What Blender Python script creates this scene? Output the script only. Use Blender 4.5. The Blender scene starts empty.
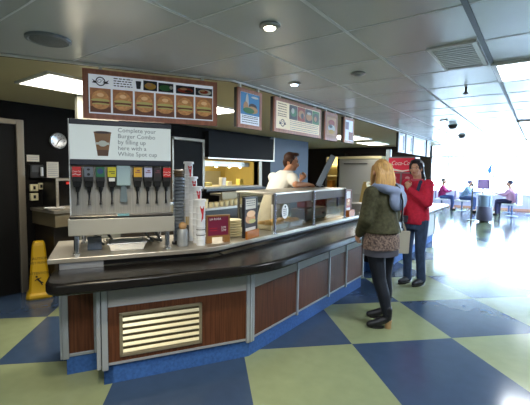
import bpy, bmesh, math, random
from mathutils import Vector, Matrix
random.seed(7)
SC = bpy.context.scene
COL = SC.collection
V = Vector

# ---------------------------------------------------------------- camera, world, lights, exposure
H = 1.52
F_PX, PITCH, YAW, ROLL = 372.0, math.radians(4.1), math.radians(36.5), math.radians(0.7)
hd = V((-math.sin(YAW), math.cos(YAW), 0)); rt = V((math.cos(YAW), math.sin(YAW), 0)); zz = V((0, 0, 1))
fw = hd*math.cos(PITCH) - zz*math.sin(PITCH); uu = zz*math.cos(PITCH) + hd*math.sin(PITCH)
axx = rt*math.cos(ROLL) + uu*math.sin(ROLL); ayy = uu*math.cos(ROLL) - rt*math.sin(ROLL)
cam_d = bpy.data.cameras.new('camera'); cam = bpy.data.objects.new('camera', cam_d); COL.objects.link(cam)
cam_d.sensor_fit = 'HORIZONTAL'; cam_d.sensor_width = 36.0; cam_d.lens = 36.0*F_PX/530.0
cam_d.shift_y = -5.0/530.0; cam_d.clip_start = 0.05; cam_d.clip_end = 300
m3 = Matrix((axx, ayy, -fw)).transposed()
cam.matrix_world = Matrix.Translation((0, 0, H)) @ m3.to_4x4()
SC.camera = cam

w = bpy.data.worlds.new('world'); SC.world = w; w.use_nodes = True
bg = w.node_tree.nodes['Background']; bg.inputs[0].default_value = (0.63, 0.81, 1.0, 1); bg.inputs[1].default_value = 26.0

SC.view_settings.view_transform = 'Standard'; SC.view_settings.look = 'None'
SC.view_settings.gamma = 1; SC.view_settings.use_curve_mapping = False
SC.view_settings.exposure = 0.28

def area(name, loc, size, energy, color, rot=(0, 0, 0), sizey=None):
    d = bpy.data.lights.new(name, 'AREA'); d.energy = energy; d.color = color
    d.size = size
    if sizey: d.shape = 'RECTANGLE'; d.size_y = sizey
    o = bpy.data.objects.new(name, d); COL.objects.link(o); o.location = loc; o.rotation_euler = rot
    return o
def spot(name, loc, energy, color, target, ang=70, r=0.04):
    d = bpy.data.lights.new(name, 'SPOT'); d.energy = energy; d.color = color; d.spot_size = math.radians(ang); d.spot_blend = .6; d.shadow_soft_size = r
    o = bpy.data.objects.new(name, d); COL.objects.link(o); o.location = loc
    o.rotation_euler = (V(target)-V(loc)).to_track_quat('-Z', 'Y').to_euler()
    return o
WARM = (1.0, 0.86, 0.58); NEUT = (1.0, 0.93, 0.80)
# light of the recessed hall fittings (their glowing faces are built below)
area('hall_panel_light', (-0.02, 3.41, 2.27), .55, 34, (.9, .95, 1))
area('hall_panel_light', (-0.02, 6.96, 2.27), .55, 34, (.9, .95, 1))
area('hall_panel_light', (-0.32, 0.48, 2.27), .55, 34, (.95, .97, 1))
area('hall_panel_light', (-0.92, -1.42, 2.27), .55, 34, (.95, .97, 1))
# kitchen fluorescents
area('kitchen_panel_light', (-3.55, 2.03, 2.26), .58, 17, NEUT, sizey=1.15)
area('kitchen_panel_light', (-3.40, 3.35, 2.26), .43, 22, NEUT, sizey=.75)
area('kitchen_panel_light', (-3.55, 7.90, 2.26), .58, 18, NEUT, sizey=1.15)
# downlights over the counter front
spot('downlight_beam', (-1.21, 1.66, 2.26), 16, WARM, (-1.30, 1.66, 0), 80)
spot('downlight_beam', (-1.80, 2.85, 2.26), 8, (.85, .93, 1), (-1.9, 2.85, 0), 90)
spot('downlight_beam', (-1.40, 0.70, 2.26), 75, WARM, (-2.1, 1.75, .45), 62)

# ---------------------------------------------------------------- materials
def lin(c):
    if isinstance(c, str):
        c = [int(c[i:i+2], 16)/255 for i in (0, 2, 4)]
    return tuple((x/12.92 if x <= .04045 else ((x+.055)/1.055)**2.4) for x in c) + (1,)
MATS = {}
def mat(name, col, rough=.6, metal=0., spec=.5, noise=0., nscale=(20, 20, 20), emit=0., bump=0., col2=None, trans=0.):
    if name in MATS: return MATS[name]
    m = bpy.data.materials.new(name); m.use_nodes = True; MATS[name] = m
    nt = m.node_tree; b = nt.nodes['Principled BSDF']
    c = lin(col)
    b.inputs['Base Color'].default_value = c; b.inputs['Roughness'].default_value = rough
    b.inputs['Metallic'].default_value = metal; b.inputs['Specular IOR Level'].default_value = spec
    if emit:
        b.inputs['Emission Color'].default_value = c; b.inputs['Emission Strength'].default_value = emit
    if noise or bump or col2:
        tc = nt.nodes.new('ShaderNodeTexCoord'); mp = nt.nodes.new('ShaderNodeMapping'); mp.inputs['Scale'].default_value = nscale
        nz = nt.nodes.new('ShaderNodeTexNoise'); nz.inputs['Scale'].default_value = 1; nz.inputs['Detail'].default_value = 3
        nt.links.new(tc.outputs['Object'], mp.inputs[0]); nt.links.new(mp.outputs[0], nz.inputs['Vector'])
        rp = nt.nodes.new('ShaderNodeValToRGB')
        a = lin(col2) if col2 else tuple(x*(1-noise) for x in c[:3]) + (1,)
        bb = c if col2 else tuple(min(1, x*(1+noise)) for x in c[:3]) + (1,)
        rp.color_ramp.elements[0].color = a; rp.color_ramp.elements[1].color = bb
        rp.color_ramp.elements[0].position = .35; rp.color_ramp.elements[1].position = .65
        nt.links.new(nz.outputs['Fac'], rp.inputs[0]); nt.links.new(rp.outputs[0], b.inputs['Base Color'])
        if bump:
            bp = nt.nodes.new('ShaderNodeBump'); bp.inputs['Strength'].default_value = bump; bp.inputs['Distance'].default_value = .01
            nt.links.new(nz.outputs['Fac'], bp.inputs['Height']); nt.links.new(bp.outputs[0], b.inputs['Normal'])
    return m
def glass(name, tint, refl=.12, rough=.02):
    if name in MATS: return MATS[name]
    m = bpy.data.materials.new(name); m.use_nodes = True; MATS[name] = m
    nt = m.node_tree; nt.nodes.clear()
    o = nt.nodes.new('ShaderNodeOutputMaterial'); mx = nt.nodes.new('ShaderNodeMixShader')
    t = nt.nodes.new('ShaderNodeBsdfTransparent'); g = nt.nodes.new('ShaderNodeBsdfGlossy')
    t.inputs[0].default_value = lin(tint); g.inputs['Roughness'].default_value = rough
    mx.inputs[0].default_value = refl
    nt.links.new(t.outputs[0], mx.inputs[1]); nt.links.new(g.outputs[0], mx.inputs[2]); nt.links.new(mx.outputs[0], o.inputs[0])
    return m
STEEL = mat('brushed_steel', 'bdb6a8', .36, .75, noise=.12, nscale=(3, 3, 120))
STEEL_L = mat('pale_steel', 'b9bcc0', .35, .75)
STEEL_D = mat('dark_steel', '55534f', .35, .8)
ALU = mat('anodised_post', 'a4a8ab', .4, .3)
DOORM = mat('door_frame_metal', '857d6f', .4, .6)
CHROME = mat('chrome', 'c8ccd2', .12, 1.)
STONE = mat('black_stone', '171514', .26, 0, .2, noise=.06, nscale=(90, 90, 90))
WOOD = mat('dark_wood', '633b25', .5, 0, .2, col2='4a2b1b', nscale=(90, 90, 3))
APRON = mat('grey_laminate', 'a3a19c', .45, 0, .25)
KICK = mat('blue_kick_vinyl', '3a619c', .6, 0, .25, noise=.18, nscale=(45, 45, 45))
BLACKW = mat('black_wall_paint', '0f0e0e', .7, 0, .1)
BLACK = mat('black_plastic', '141416', .4)
DGREY = mat('dark_grey_plastic', '3a3b3f', .5)
WHITE = mat('white_plastic', 'e8e8e6', .45)
FRAME = mat('reddish_frame_wood', 'b87a64', .45, 0, .4, noise=.15, nscale=(30, 30, 4))
CREAM = mat('cream_plastic', 'd9cfa8', .5)
RED = mat('red_plastic', 'b51c22', .45)
MAROON = mat('maroon_card', '6e1236', .5)

# ---------------------------------------------------------------- mesh helpers
WLOC = {}
class MB:
    def __init__(s): s.v = []; s.f = []; s.mi = []; s.m = 0
    def add(s, vs, fs):
        k = len(s.v); s.v += [V(p) for p in vs]
        for f in fs: s.f.append([i+k for i in f]); s.mi.append(s.m)
        return s
    def hexa(s, p):   # 8 corners: bottom ring 0-3, top ring 4-7
        return s.add(p, [(3, 2, 1, 0), (4, 5, 6, 7), (0, 1, 5, 4), (1, 2, 6, 5), (2, 3, 7, 6), (3, 0, 4, 7)])
    def box(s, x0, x1, y0, y1, z0, z1, fr=None):
        fr = fr or (lambda a, b, c: V((a, b, c)))
        return s.hexa([fr(x0, y0, z0), fr(x1, y0, z0), fr(x1, y1, z0), fr(x0, y1, z0), fr(x0, y0, z1), fr(x1, y0, z1), fr(x1, y1, z1), fr(x0, y1, z1)])
    def poly(s, pts): return s.add(pts, [tuple(range(len(pts)))])
    def prism(s, pts, off):
        n = len(pts); off = V(off)
        a = [V(p) for p in pts]; b = [p+off for p in a]
        return s.add(a+b, [tuple(reversed(range(n))), tuple(range(n, 2*n))] + [(i, (i+1) % n, n+(i+1) % n, n+i) for i in range(n)])
    def loft(s, rings, cap=True):
        n = len(rings[0]); vs = [p for r in rings for p in r]; fs = []
        for k in range(len(rings)-1):
            for i in range(n):
                fs.append((k*n+i, k*n+(i+1) % n, (k+1)*n+(i+1) % n, (k+1)*n+i))
        if cap:
            fs.append(tuple(reversed(range(n)))); fs.append(tuple((len(rings)-1)*n+i for i in range(n)))
        return s.add(vs, fs)
    def tube(s, p0, p1, r0, r1=None, seg=14):
        return s.path([p0, p1], [r0, r0 if r1 is None else r1], seg)
    def path(s, pts, rad, seg=12):
        pts = [V(p) for p in pts]; rings = []
        if not isinstance(rad, (list, tuple)): rad = [rad]*len(pts)
        up = None
        for i, p in enumerate(pts):
            d = (pts[min(i+1, len(pts)-1)] - pts[max(i-1, 0)]).normalized()
            if up is None:
                up = d.orthogonal().normalized()
            u = (up - d*up.dot(d)); u = u.normalized() if u.length > 1e-5 else d.orthogonal().normalized(); up = u; vv = d.cross(u)
            rings.append([p + (u*math.cos(2*math.pi*k/seg) + vv*math.sin(2*math.pi*k/seg))*rad[i] for k in range(seg)])
        return s.loft(rings)
    def lathe(s, c, prof, seg=20, ax=(0, 0, 1)):
        c = V(c); ax = V(ax).normalized(); u = ax.orthogonal().normalized(); v = ax.cross(u)
        return s.loft([[c + ax*h + (u*math.cos(2*math.pi*k/seg)+v*math.sin(2*math.pi*k/seg))*r for k in range(seg)] for r, h in prof])
    def ell(s, c, rx, ry, rz, ax=None, seg=16, rg=10):
        c = V(c); X, Y, Z = ax or (V((1, 0, 0)), V((0, 1, 0)), V((0, 0, 1)))
        rings = []
        for j in range(1, rg):
            t = math.pi*j/rg
            rings.append([c + X*(rx*math.sin(t)*math.cos(2*math.pi*k/seg)) + Y*(ry*math.sin(t)*math.sin(2*math.pi*k/seg)) - Z*(rz*math.cos(t)) for k in range(seg)])
        return s.loft(rings)
    def cap(s, p0, r0, p1, r1, seg=12):
        p0 = V(p0); p1 = V(p1); d = (p1-p0); L = d.length or 1e-6; d = d/L if L > 1e-5 else V((0, 0, 1))
        u = d.orthogonal().normalized(); v = d.cross(u); rings = []
        def ring(c, r): return [c + (u*math.cos(2*math.pi*k/seg)+v*math.sin(2*math.pi*k/seg))*r for k in range(seg)]
        for a in (80, 55, 28): rings.append(ring(p0 - d*(r0*math.sin(math.radians(a))), r0*math.cos(math.radians(a))))
        rings.append(ring(p0, r0)); rings.append(ring(p1, r1))
        for a in (28, 55, 80): rings.append(ring(p1 + d*(r1*math.sin(math.radians(a))), r1*math.cos(math.radians(a))))
        return s.loft(rings)
    def caps(s, pts, rad, seg=12):
        for i in range(len(pts)-1): s.cap(pts[i], rad[i], pts[i+1], rad[i+1], seg)
        return s
    def mesh(s, name, loc=(0, 0, 0)):
        me = bpy.data.meshes.new(name); L = V(loc)
        me.from_pydata([tuple(p-L) for p in s.v], [], s.f); me.polygons.foreach_set('material_index', s.mi)
        bm = bmesh.new(); bm.from_mesh(me); bmesh.ops.recalc_face_normals(bm, faces=bm.faces); bm.to_mesh(me); bm.free()
        return me
    def build(s, name, mats, parent=None, bevel=0., smooth=False, kind=None, voxel=None, iters=4, paint=None, loc=None):
        if not isinstance(mats, (list, tuple)): mats = [mats]
        base = WLOC.get(parent.name, V((0, 0, 0))) if parent else V(loc or (0, 0, 0))
        me = s.mesh(name, base)
        o = bpy.data.objects.new(name, me); COL.objects.link(o)
        if voxel:
            r = o.modifiers.new('remesh', 'REMESH'); r.mode = 'VOXEL'; r.voxel_size = voxel
            if iters:
                sm = o.modifiers.new('smooth', 'SMOOTH'); sm.factor = .5; sm.iterations = iters
            dg = bpy.context.evaluated_depsgraph_get(); dg.update()
            me2 = bpy.data.meshes.new_from_object(o.evaluated_get(dg)); o.modifiers.clear(); o.data = me2; me2.name = name; me = me2
            smooth = True
        if voxel: me.materials.clear()
        for m in mats: me.materials.append(m)
        if voxel:
            mi = [0]*len(me.polygons)
            if paint:
                for p in me.polygons: mi[p.index] = paint(p.center + base)
            me.polygons.foreach_set('material_index', mi)
        if smooth:
            me.polygons.foreach_set('use_smooth', [True]*len(me.polygons))
            if not voxel:
                me.set_sharp_from_angle(angle=math.radians(42))
        if bevel:
            b = o.modifiers.new('edge', 'BEVEL'); b.width = bevel; b.segments = 2; b.limit_method = 'ANGLE'; b.angle_limit = math.radians(35)
        if parent: o.parent = parent; WLOC[o.name] = base
        else: o.location = base; WLOC[o.name] = base
        if kind: o['kind'] = kind
        return o
def tag(o, label, cat, group=None, kind=None):
    o['label'] = label; o['category'] = cat
    if group: o['group'] = group
    if kind: o['kind'] = kind
    return o
def thing(name, loc, label, cat, group=None):
    o = bpy.data.objects.new(name, None); COL.objects.link(o); o.location = V(loc); o.empty_display_size = .05
    WLOC[o.name] = V(loc)
    return tag(o, label, cat, group)
def dup(root, dloc, label=None, group=None, rot=None):
    r = root.copy(); COL.objects.link(r); r.location = root.location + V(dloc); WLOC[r.name] = V(r.location)
    if label: r['label'] = label
    if group: r['group'] = group
    def rec(a, b):
        for ch in list(a.children):
            c = ch.copy(); COL.objects.link(c); c.parent = b; rec(ch, c)
    rec(root, r)
    return r
def writing(s, size, org, right, up, m, parent, name='lettering', align='LEFT', shear=0., sx=1., lift=.0015):
    cu = bpy.data.curves.new(name, 'FONT'); cu.body = s; cu.size = size; cu.align_x = align; cu.align_y = 'CENTER'; cu.shear = shear
    cu.extrude = .0004; cu.resolution_u = 2
    t = bpy.data.objects.new('tmp', cu); COL.objects.link(t)
    dg = bpy.context.evaluated_depsgraph_get(); dg.update()
    me = bpy.data.meshes.new_from_object(t.evaluated_get(dg)); bpy.data.objects.remove(t)
    right = V(right).normalized(); up = V(up).normalized(); nn = right.cross(up)
    base = WLOC.get(parent.name, V((0, 0, 0)))
    for v in me.vertices:
        v.co = V(org) + right*(v.co.x*sx) + up*v.co.y + nn*(v.co.z+lift) - base
    me.materials.clear(); me.materials.append(m)
    o = bpy.data.objects.new(name, me); COL.objects.link(o); o.parent = parent; WLOC[o.name] = base
    return o

# ---------------------------------------------------------------- counter frames
NL = V((.8660254, -.5, 0)); TL = V((.5, .8660254, 0))
def L(t, p, z): return NL*p + TL*t + V((0, 0, z))          # along / outward of the angled stretch
def R(y, x, z): return V((x, y, z))                          # along / outward of the straight stretch
def corner(p, x): return V((x, (.8660254*x - p)/.5, 0))
def round_poly(pts, z):
    out = []; n = len(pts)
    for i, (p, r) in enumerate(pts):
        p = V((p[0], p[1], 0))
        if r <= 0: out.append(V((p.x, p.y, z))); continue
        a = V((*pts[i-1][0][:2], 0)); b = V((*pts[(i+1) % n][0][:2], 0))
        d0 = (a-p).normalized(); d1 = (b-p).normalized()
        q0 = p + d0*r; q1 = p + d1*r
        for k in range(9):
            u = k/8; q = q0*(1-u)**2 + p*(2*u*(1-u)) + q1*u*u; out.append(V((q.x, q.y, z)))
    return out

# ---------------------------------------------------------------- structure
T = .965
def floor_material():
    m = bpy.data.materials.new('checker_floor'); m.use_nodes = True; nt = m.node_tree; b = nt.nodes['Principled BSDF']
    tc = nt.nodes.new('ShaderNodeTexCoord'); mp = nt.nodes.new('ShaderNodeMapping')
    a = math.radians(-45)
    ca, sa = math.cos(a), math.sin(a)
    px, py = -1.268, 3.035
    x0, y0 = ca*px - sa*py, sa*px + ca*py
    mp.inputs['Rotation'].default_value = (0, 0, a); mp.inputs['Location'].default_value = (-x0, -y0, T*.5)
    nt.links.new(tc.outputs['Object'], mp.inputs[0])
    ck = nt.nodes.new('ShaderNodeTexChecker'); ck.inputs['Scale'].default_value = 1/T
    nt.links.new(mp.outputs[0], ck.inputs['Vector'])
    ck.inputs['Color1'].default_value = lin('374860'); ck.inputs['Color2'].default_value = lin('87906c')
    nz = nt.nodes.new('ShaderNodeTexNoise'); nz.inputs['Scale'].default_value = 9; nz.inputs['Detail'].default_value = 5
    nt.links.new(tc.outputs['Object'], nz.inputs['Vector'])
    mr = nt.nodes.new('ShaderNodeMapRange'); mr.inputs['To Min'].default_value = .86; mr.inputs['To Max'].default_value = 1.12
    nt.links.new(nz.outputs['Fac'], mr.inputs['Value'])
    mx = nt.nodes.new('ShaderNodeMix'); mx.data_type = 'RGBA'; mx.blend_type = 'MULTIPLY'; mx.inputs['Factor'].default_value = 1
    nt.links.new(ck.outputs['Color'], mx.inputs['A']); nt.links.new(mr.outputs[0], mx.inputs['B']); nt.links.new(mx.outputs['Result'], b.inputs['Base Color'])
    b.inputs['Roughness'].default_value = .15; b.inputs['Specular IOR Level'].default_value = .36
    return m
MB().box(-9, 4.2, -4, 18.75, -.1, 0).build('floor', floor_material(), kind='structure')
CEIL = mat('ceiling_panel', 'd3d7da', .27, .12, .6)
KCEIL = mat('kitchen_ceiling', 'c2b894', .6)
cb = V((-2.196, 2.414, 0))
lend = cb - TL*9.0
MB().prism([(4.2, -4, 2.3), (4.2, 18.75, 2.3), (-9, 18.75, 2.3), (-9, 11.62, 2.3), (-2.196, 11.62, 2.3), (cb.x, cb.y, 2.3), (lend.x, lend.y, 2.3)], (0, 0, .1)).build('ceiling', CEIL, kind='structure')
MB().prism([(cb.x, cb.y, 2.3), (-2.196, 11.62, 2.3), (-9, 11.62, 2.3), (-9, -5, 2.3), (lend.x, lend.y, 2.3)], (0, 0, .1)).build('ceiling_kitchen', KCEIL, kind='structure')
# ceiling joints: bright strips in a 0.59 m grid, one dark strip
jw = mat('ceiling_strip', 'e2e6ea', .6); jd = mat('ceiling_gap', '3c444c', .5)
mb = MB()
for k in range(-1, 8):
    x = -1.508 + .592*k
    if k == 2: continue
    y0 = (2.75 if x < -2 else (cb.y - (cb.x - x)*1.732 if x < cb.x else -4)); y0 = max(y0, -4) if x > -2 else 2.75
    mb.box(x-.010, x+.010, y0, 18.7, 2.298, 2.3)
for k in range(-9, 29):
    y = 1.385 + .592*k
    xe = cb.x + (y-cb.y)*.57735 if y < cb.y else cb.x + .02
    if y > 11.7: xe = -8
    mb.box(max(xe, -8)+.02, 4.2, y-.0055, y+.0055, 2.2982, 2.3)
mb.build('trim_1', jw, kind='structure')
MB().box(-.321-.014, -.321+.014, -4, 18.7, 2.2955, 2.3).build('trim_2', jd, kind='structure')
# walls of the kitchen
WX = -5.05
w_l = MB()
w_l.box(WX-.12, WX, -4, 4.879, 0, 2.3); w_l.box(WX-.12, WX, 4.879, 6.55, 0, 1.165); w_l.box(WX-.12, WX, 4.879, 6.55, 1.72, 2.3); w_l.box(WX-.12, WX, 6.55, 7.02, 0, 2.3)
w_l.build('wall_left', BLACKW, kind='structure')
GLAREW = mat('black_wall_blue_glare', '46566a', .5, 0, .3)  # same black wall, with the bluish window glare put into its colour
MB().box(WX-.12, WX, 7.02, 8.75, 0, 2.3).build('wall_kitchen', GLAREW, kind='structure')
MB().box(-7.3, WX-.12, 8.63, 8.75, 0, 2.3).build('wall_recess', BLACKW, kind='structure')
MB().box(-7.3, -7.2, 8.75, 12.9, 0, 2.3).build('wall_recess_side', BLACKW, kind='structure')
# end wall of the kitchen with a doorway
EY = 11.5
DKB = mat('dark_bulkhead', '2e2622', .6)
e = MB(); e.box(-7.2, -5.93, EY, EY+.12, 0, 2.3); e.box(-5.93, -5.47, EY, EY+.12, 2.02, 2.3); e.box(-5.47, -2.56, EY, EY+.12, 0, 2.3)
e.build('wall_end', DKB, kind='structure')
MB().box(-7.2, -4.6, 12.9, 13.0, 0, 2.3).build('wall_pantry', mat('pantry_wall', 'd8c88a', .6), kind='structure')
MB().box(-4.72, -4.6, EY+.12, 12.9, 0, 2.3).build('wall_side', WHITE, kind='structure')
area('pantry_light', (-5.9, 12.2, 2.2), .5, 45, WARM)
# room behind the serving hatch
KW = mat('hatch_room_wall', 'b5a262', .5)
k = MB(); k.box(-7.0, -6.9, 4.2, 7.6, 0, 2.3); k.box(-6.9, WX-.12, 4.1, 4.2, 0, 2.3); k.box(-6.9, WX-.12, 7.5, 7.6, 0, 2.3)
k.build('wall_hatch_room', KW, kind='structure')
area('hatch_room_light', (-6.0, 5.8, 2.2), .8, 55, (1, .86, .5))
MB().box(-3.95, -3.90, 1.98, 2.45, 0, 2.3).build('column', mat('column_grey', '75756a', .6), kind='structure')
# hatch opening frame, hood
hf = MB(); hf.box(WX-.12, WX+.03, 4.84, 4.90, 1.13, 2.08); hf.box(WX-.12, WX+.03, 6.55, 6.66, 1.13, 1.74); hf.box(WX-.12, WX+.04, 4.86, 6.66, 1.165, 1.20)
hf.build('trim_3', DOORM, kind='structure', bevel=.005)
MB().box(WX-.14, WX+.12, 4.86, 6.7, 1.125, 1.163).build('window_sill_1', BLACK, kind='structure')
hood = thing('hatch_hood', (WX, 5.95, 1.74), 'dark grey panel hood above the lit serving hatch', 'hood')
MB().box(WX+.002, WX+.10, 4.93, 6.98, 1.76, 2.24).build('panel', mat('hood_panel', '1b1d21', .65, 0, .15), hood)
MB().box(WX+.002, WX+.12, 4.90, 7.02, 1.735, 1.76).build('bottom_trim', STEEL, hood)
MB().box(WX+.002, WX+.12, 6.98, 7.005, 1.76, 2.26).build('side_trim', STEEL, hood)
# doors in the left wall
d1 = MB(); d1.box(WX, WX+.05, 1.81, 1.89, 0, 2.09); d1.box(WX, WX+.05, .9, 1.81, 2.03, 2.09); d1.box(WX, WX+.05, .84, .9, 0, 2.09)
d1.build('door_1', DOORM, kind='structure', bevel=.006)
d2 = MB(); d2.box(WX, WX+.05, 4.12, 4.84, 2.03, 2.08); d2.box(WX, WX+.05, 4.12, 4.16, 0, 2.08)
d2.build('door_2', DOORM, kind='structure', bevel=.006)
MB().box(WX, WX+.02, 4.16, 4.84, 0, 2.03).build('door_2_leaf', mat('black_door', '131313', .6, 0, .12), kind='structure')
MB().box(WX, WX+.02, .9, 1.81, 0, 2.03).build('door_1_leaf', mat('black_door', '131313', .6, 0, .12), kind='structure')
# hall walls and windows
WWALL = mat('mauve_wall', 'b9b3c6', .5)
FY = 18.5
MB().box(-9, 4.2, FY, FY+.12, 0, .68).build('wall_far', WWALL, kind='structure')
MB().box(-9, 4.1, FY-.02, FY, 0, .09).build('baseboard_far', mat('terracotta_skirting', 'c58a72', .5), kind='structure')
MB().box(-9, 4.2, FY, FY+.12, 2.24, 2.3).build('wall_far_head', WHITE, kind='structure')
MB().box(-9.1, -9, 9.3, FY+.1, 0, 2.3).build('wall_lounge', WHITE, kind='structure')
MB().box(-9, -7.3, 11.6, 11.7, 0, 2.3).build('wall_lounge_back', WHITE, kind='structure')
MB().box(4.1, 4.2, -4, FY, 0, .75).build('wall_right', WWALL, kind='structure')
MB().box(4.1, 4.2, -4, FY, 2.1, 2.3).build('wall_right_head', WHITE, kind='structure')
MB().box(-9, 4.2, -4.1, -4, 0, 2.3).build('wall_back', mat('back_wall', '9a9a98', .6), kind='structure')
MB().box(-9, -5.17, -4, -3.9, 0, 2.3).build('wall_back_kitchen', BLACKW, kind='structure')
WFR = mat('window_frame', 'd9dde2', .4); PANE = glass('window_glass', 'f4f8fb', .05)
wn = 0
xs = [-9, -7.0, -5.2, -3.4, -1.62, .18, 1.98, 4.1]
for a, b in zip(xs, xs[1:]):
    wn += 1
    f = MB(); f.box(a, a+.04, FY, FY+.08, .68, 2.24); f.box(b-.04, b, FY, FY+.08, .68, 2.24); f.box(a+.04, b-.04, FY, FY+.08, .68, .72); f.box(a+.04, b-.04, FY, FY+.08, 2.20, 2.24)
    fo = f.build('window_%d' % wn, WFR, kind='structure')
    MB().box(a+.04, b-.04, FY+.035, FY+.045, .72, 2.20).build('pane', PANE, fo)
y = 9.3
MB().box(4.1, 4.2, -4, y, .75, 2.1).build('wall_right_front', mat('back_wall', '9a9a98', .6), kind='structure')  # unseen stretch, kept windowless to hold side daylight off the counter
while y < 17.5:
    wn += 1
    f = MB(); f.box(4.1, 4.18, y, y+.05, .75, 2.1); f.box(4.1, 4.18, y+2.15, y+2.2, .75, 2.1); f.box(4.1, 4.18, y+.05, y+2.15, .75, .8); f.box(4.1, 4.18, y+.05, y+2.15, 2.05, 2.1)
    fo = f.build('window_%d' % wn, WFR, kind='structure')
    MB().box(4.135, 4.145, y+.05, y+2.15, .8, 2.05).build('pane', PANE, fo)
    y += 2.2
MB().box(4.1, 4.2, y, FY, .75, 2.1).build('wall_right_pier', WHITE, kind='structure')

# ---------------------------------------------------------------- ceiling fittings
EM_W = mat('fluorescent_face', 'fff8ea', .5, emit=9.0)
EM_B = mat('daylight_face', 'eef6ff', .5, emit=7.0)
def ceiling_panel(x0, x1, y0, y1, m, label, group):
    t = thing('ceiling_light', ((x0+x1)/2, (y0+y1)/2, 2.3), label, 'ceiling light', group)
    f = MB(); f.box(x0-.03, x0, y0-.03, y1+.03, 2.28, 2.299); f.box(x1, x1+.03, y0-.03, y1+.03, 2.28, 2.299); f.box(x0, x1, y0-.03, y0, 2.28, 2.299); f.box(x0, x1, y1, y1+.03, 2.28, 2.299)
    f.build('frame', WHITE, t)
    MB().box(x0, x1, y0, y1, 2.286, 2.298).build('diffuser', m, t)
    return t
KG = 'fluorescent panels in the kitchen ceiling'
ceiling_panel(-3.85, -3.25, 1.43, 2.63, EM_W, 'bright fluorescent panel in the kitchen ceiling behind the burger menu board', KG)
ceiling_panel(-3.62, -3.17, 2.95, 3.74, EM_W, 'fluorescent panel showing between the burger board and the blue poster', KG)
ceiling_panel(-3.85, -3.25, 7.3, 8.5, EM_W, 'fluorescent panel in the kitchen ceiling behind the narrow orange poster', KG)
ceiling_panel(-3.95, -3.45, 9.3, 10.35, EM_W, 'fluorescent panel in the kitchen ceiling above the steel cabinet', KG)
HG = 'square lights along the hall ceiling'
for (x0, y0, lab) in ((-.295, 3.14, 'square daylight panel in the hall ceiling beside the slotted air grille'), (-.30, 6.69, 'second square light along the hall ceiling, past the air grille'), (-.30, 10.24, 'third square light along the hall ceiling toward the windows'), (-.60, .2, 'square light above the near floor, out of view'), (-1.2, -1.7, 'square light over the entrance, out of view')):
    ceiling_panel(x0, x0+.55, y0, y0+.55, EM_B, lab, HG)
def downlight(x, y, lit, label):
    t = thing('downlight', (x, y, 2.3), label, 'downlight', 'small round downlights')
    MB().lathe((x, y, 2.298), [(.03, 0), (.055, -.001), (.058, -.008), (.045, -.016), (.032, -.016)], 24).build('ring', STEEL_L, t, smooth=True)
    MB().ell((x, y, 2.284), .032, .032, .012).build('lamp', lit, t, smooth=True)
EM_D = mat('warm_lamp_face', 'fff0d0', .5, emit=22); EM_C = mat('cool_lamp_face', 'cfe6ff', .5, emit=18); OFF = mat('unlit_lamp', 'aab0b5', .3)
downlight(-1.21, 1.66, EM_D, 'lit round downlight, the one nearest the camera in the grey ceiling')
downlight(-1.80, 2.85, EM_C, 'small bluish downlight in the ceiling above the long menu board')
downlight(-1.205, 2.845, OFF, 'unlit recessed downlight in the grey ceiling')
downlight(-1.40, 0.70, EM_D, 'downlight beside the round ceiling speaker, above the angled counter')
downlight(-1.20, 6.05, EM_C, 'small lit downlight near the smoke detector')
t = thing('ceiling_speaker', (-2.43, 1.07, 2.3), 'round flat ceiling speaker grille in the grey ceiling', 'speaker')
MB().lathe((-2.43, 1.07, 2.299), [(.125, 0), (.125, -.012), (.11, -.018), (.10, -.012)], 36).build('rim', mat('speaker_rim', '7d848a', .5), t, smooth=True)
MB().lathe((-2.43, 1.07, 2.287), [(.10, 0), (.10, -.003), (.05, -.008), (.002, -.009)], 36).build('grille', mat('speaker_mesh', '6b7278', .6, noise=.3, nscale=(200, 200, 200)), t, smooth=True)
for (x, y, lab) in ((-1.20, 6.75, 'round grey smoke detector near the end of the counter ceiling'), (-1.35, 8.6, 'small smoke detector beyond the first one, toward the windows')):
    t = thing('smoke_detector', (x, y, 2.3), lab, 'smoke detector', 'ceiling smoke detectors')
    MB().lathe((x, y, 2.299), [(.075, 0), (.075, -.015)], 24).build('base', DGREY, t, smooth=True)
    MB().lathe((x, y, 2.284), [(.06, 0), (.058, -.03), (.04, -.045), (.005, -.047)], 24).build('head', DGREY, t, smooth=True)
t = thing('air_grille', (-.50, 2.78, 2.3), 'square slotted air grille in the hall ceiling', 'air grille')
f = MB(); f.box(-.62, -.60, 2.52, 3.09, 2.285, 2.2985); f.box(-.37, -.345, 2.52, 3.09, 2.285, 2.2985); f.box(-.60, -.37, 2.52, 2.54, 2.285, 2.2985); f.box(-.60, -.37, 3.07, 3.09, 2.285, 2.2985)
f.build('frame', WHITE, t)
MB().box(-.60, -.37, 2.54, 3.07, 2.2965, 2.2985).build('backing', mat('grille_back', '6f7a86', .6), t)
for i in range(11):
    y = 2.57 + i*.045
    MB().box(-.60, -.37, y-.011, y+.011, 2.287, 2.292).build('slat', WHITE, t)
t = thing('hanging_sensor', (-.589, 3.838, 2.3), 'small dark sprinkler head hanging from the bright ceiling', 'sprinkler')
MB().tube((-.589, 3.838, 2.30), (-.589, 3.838, 2.245), .010).build('stem', STEEL_D, t)
MB().lathe((-.589, 3.838, 2.25), [(.02, .0), (.024, -.012), (.006, -.02)], 14).build('head', STEEL_D, t, smooth=True)

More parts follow.
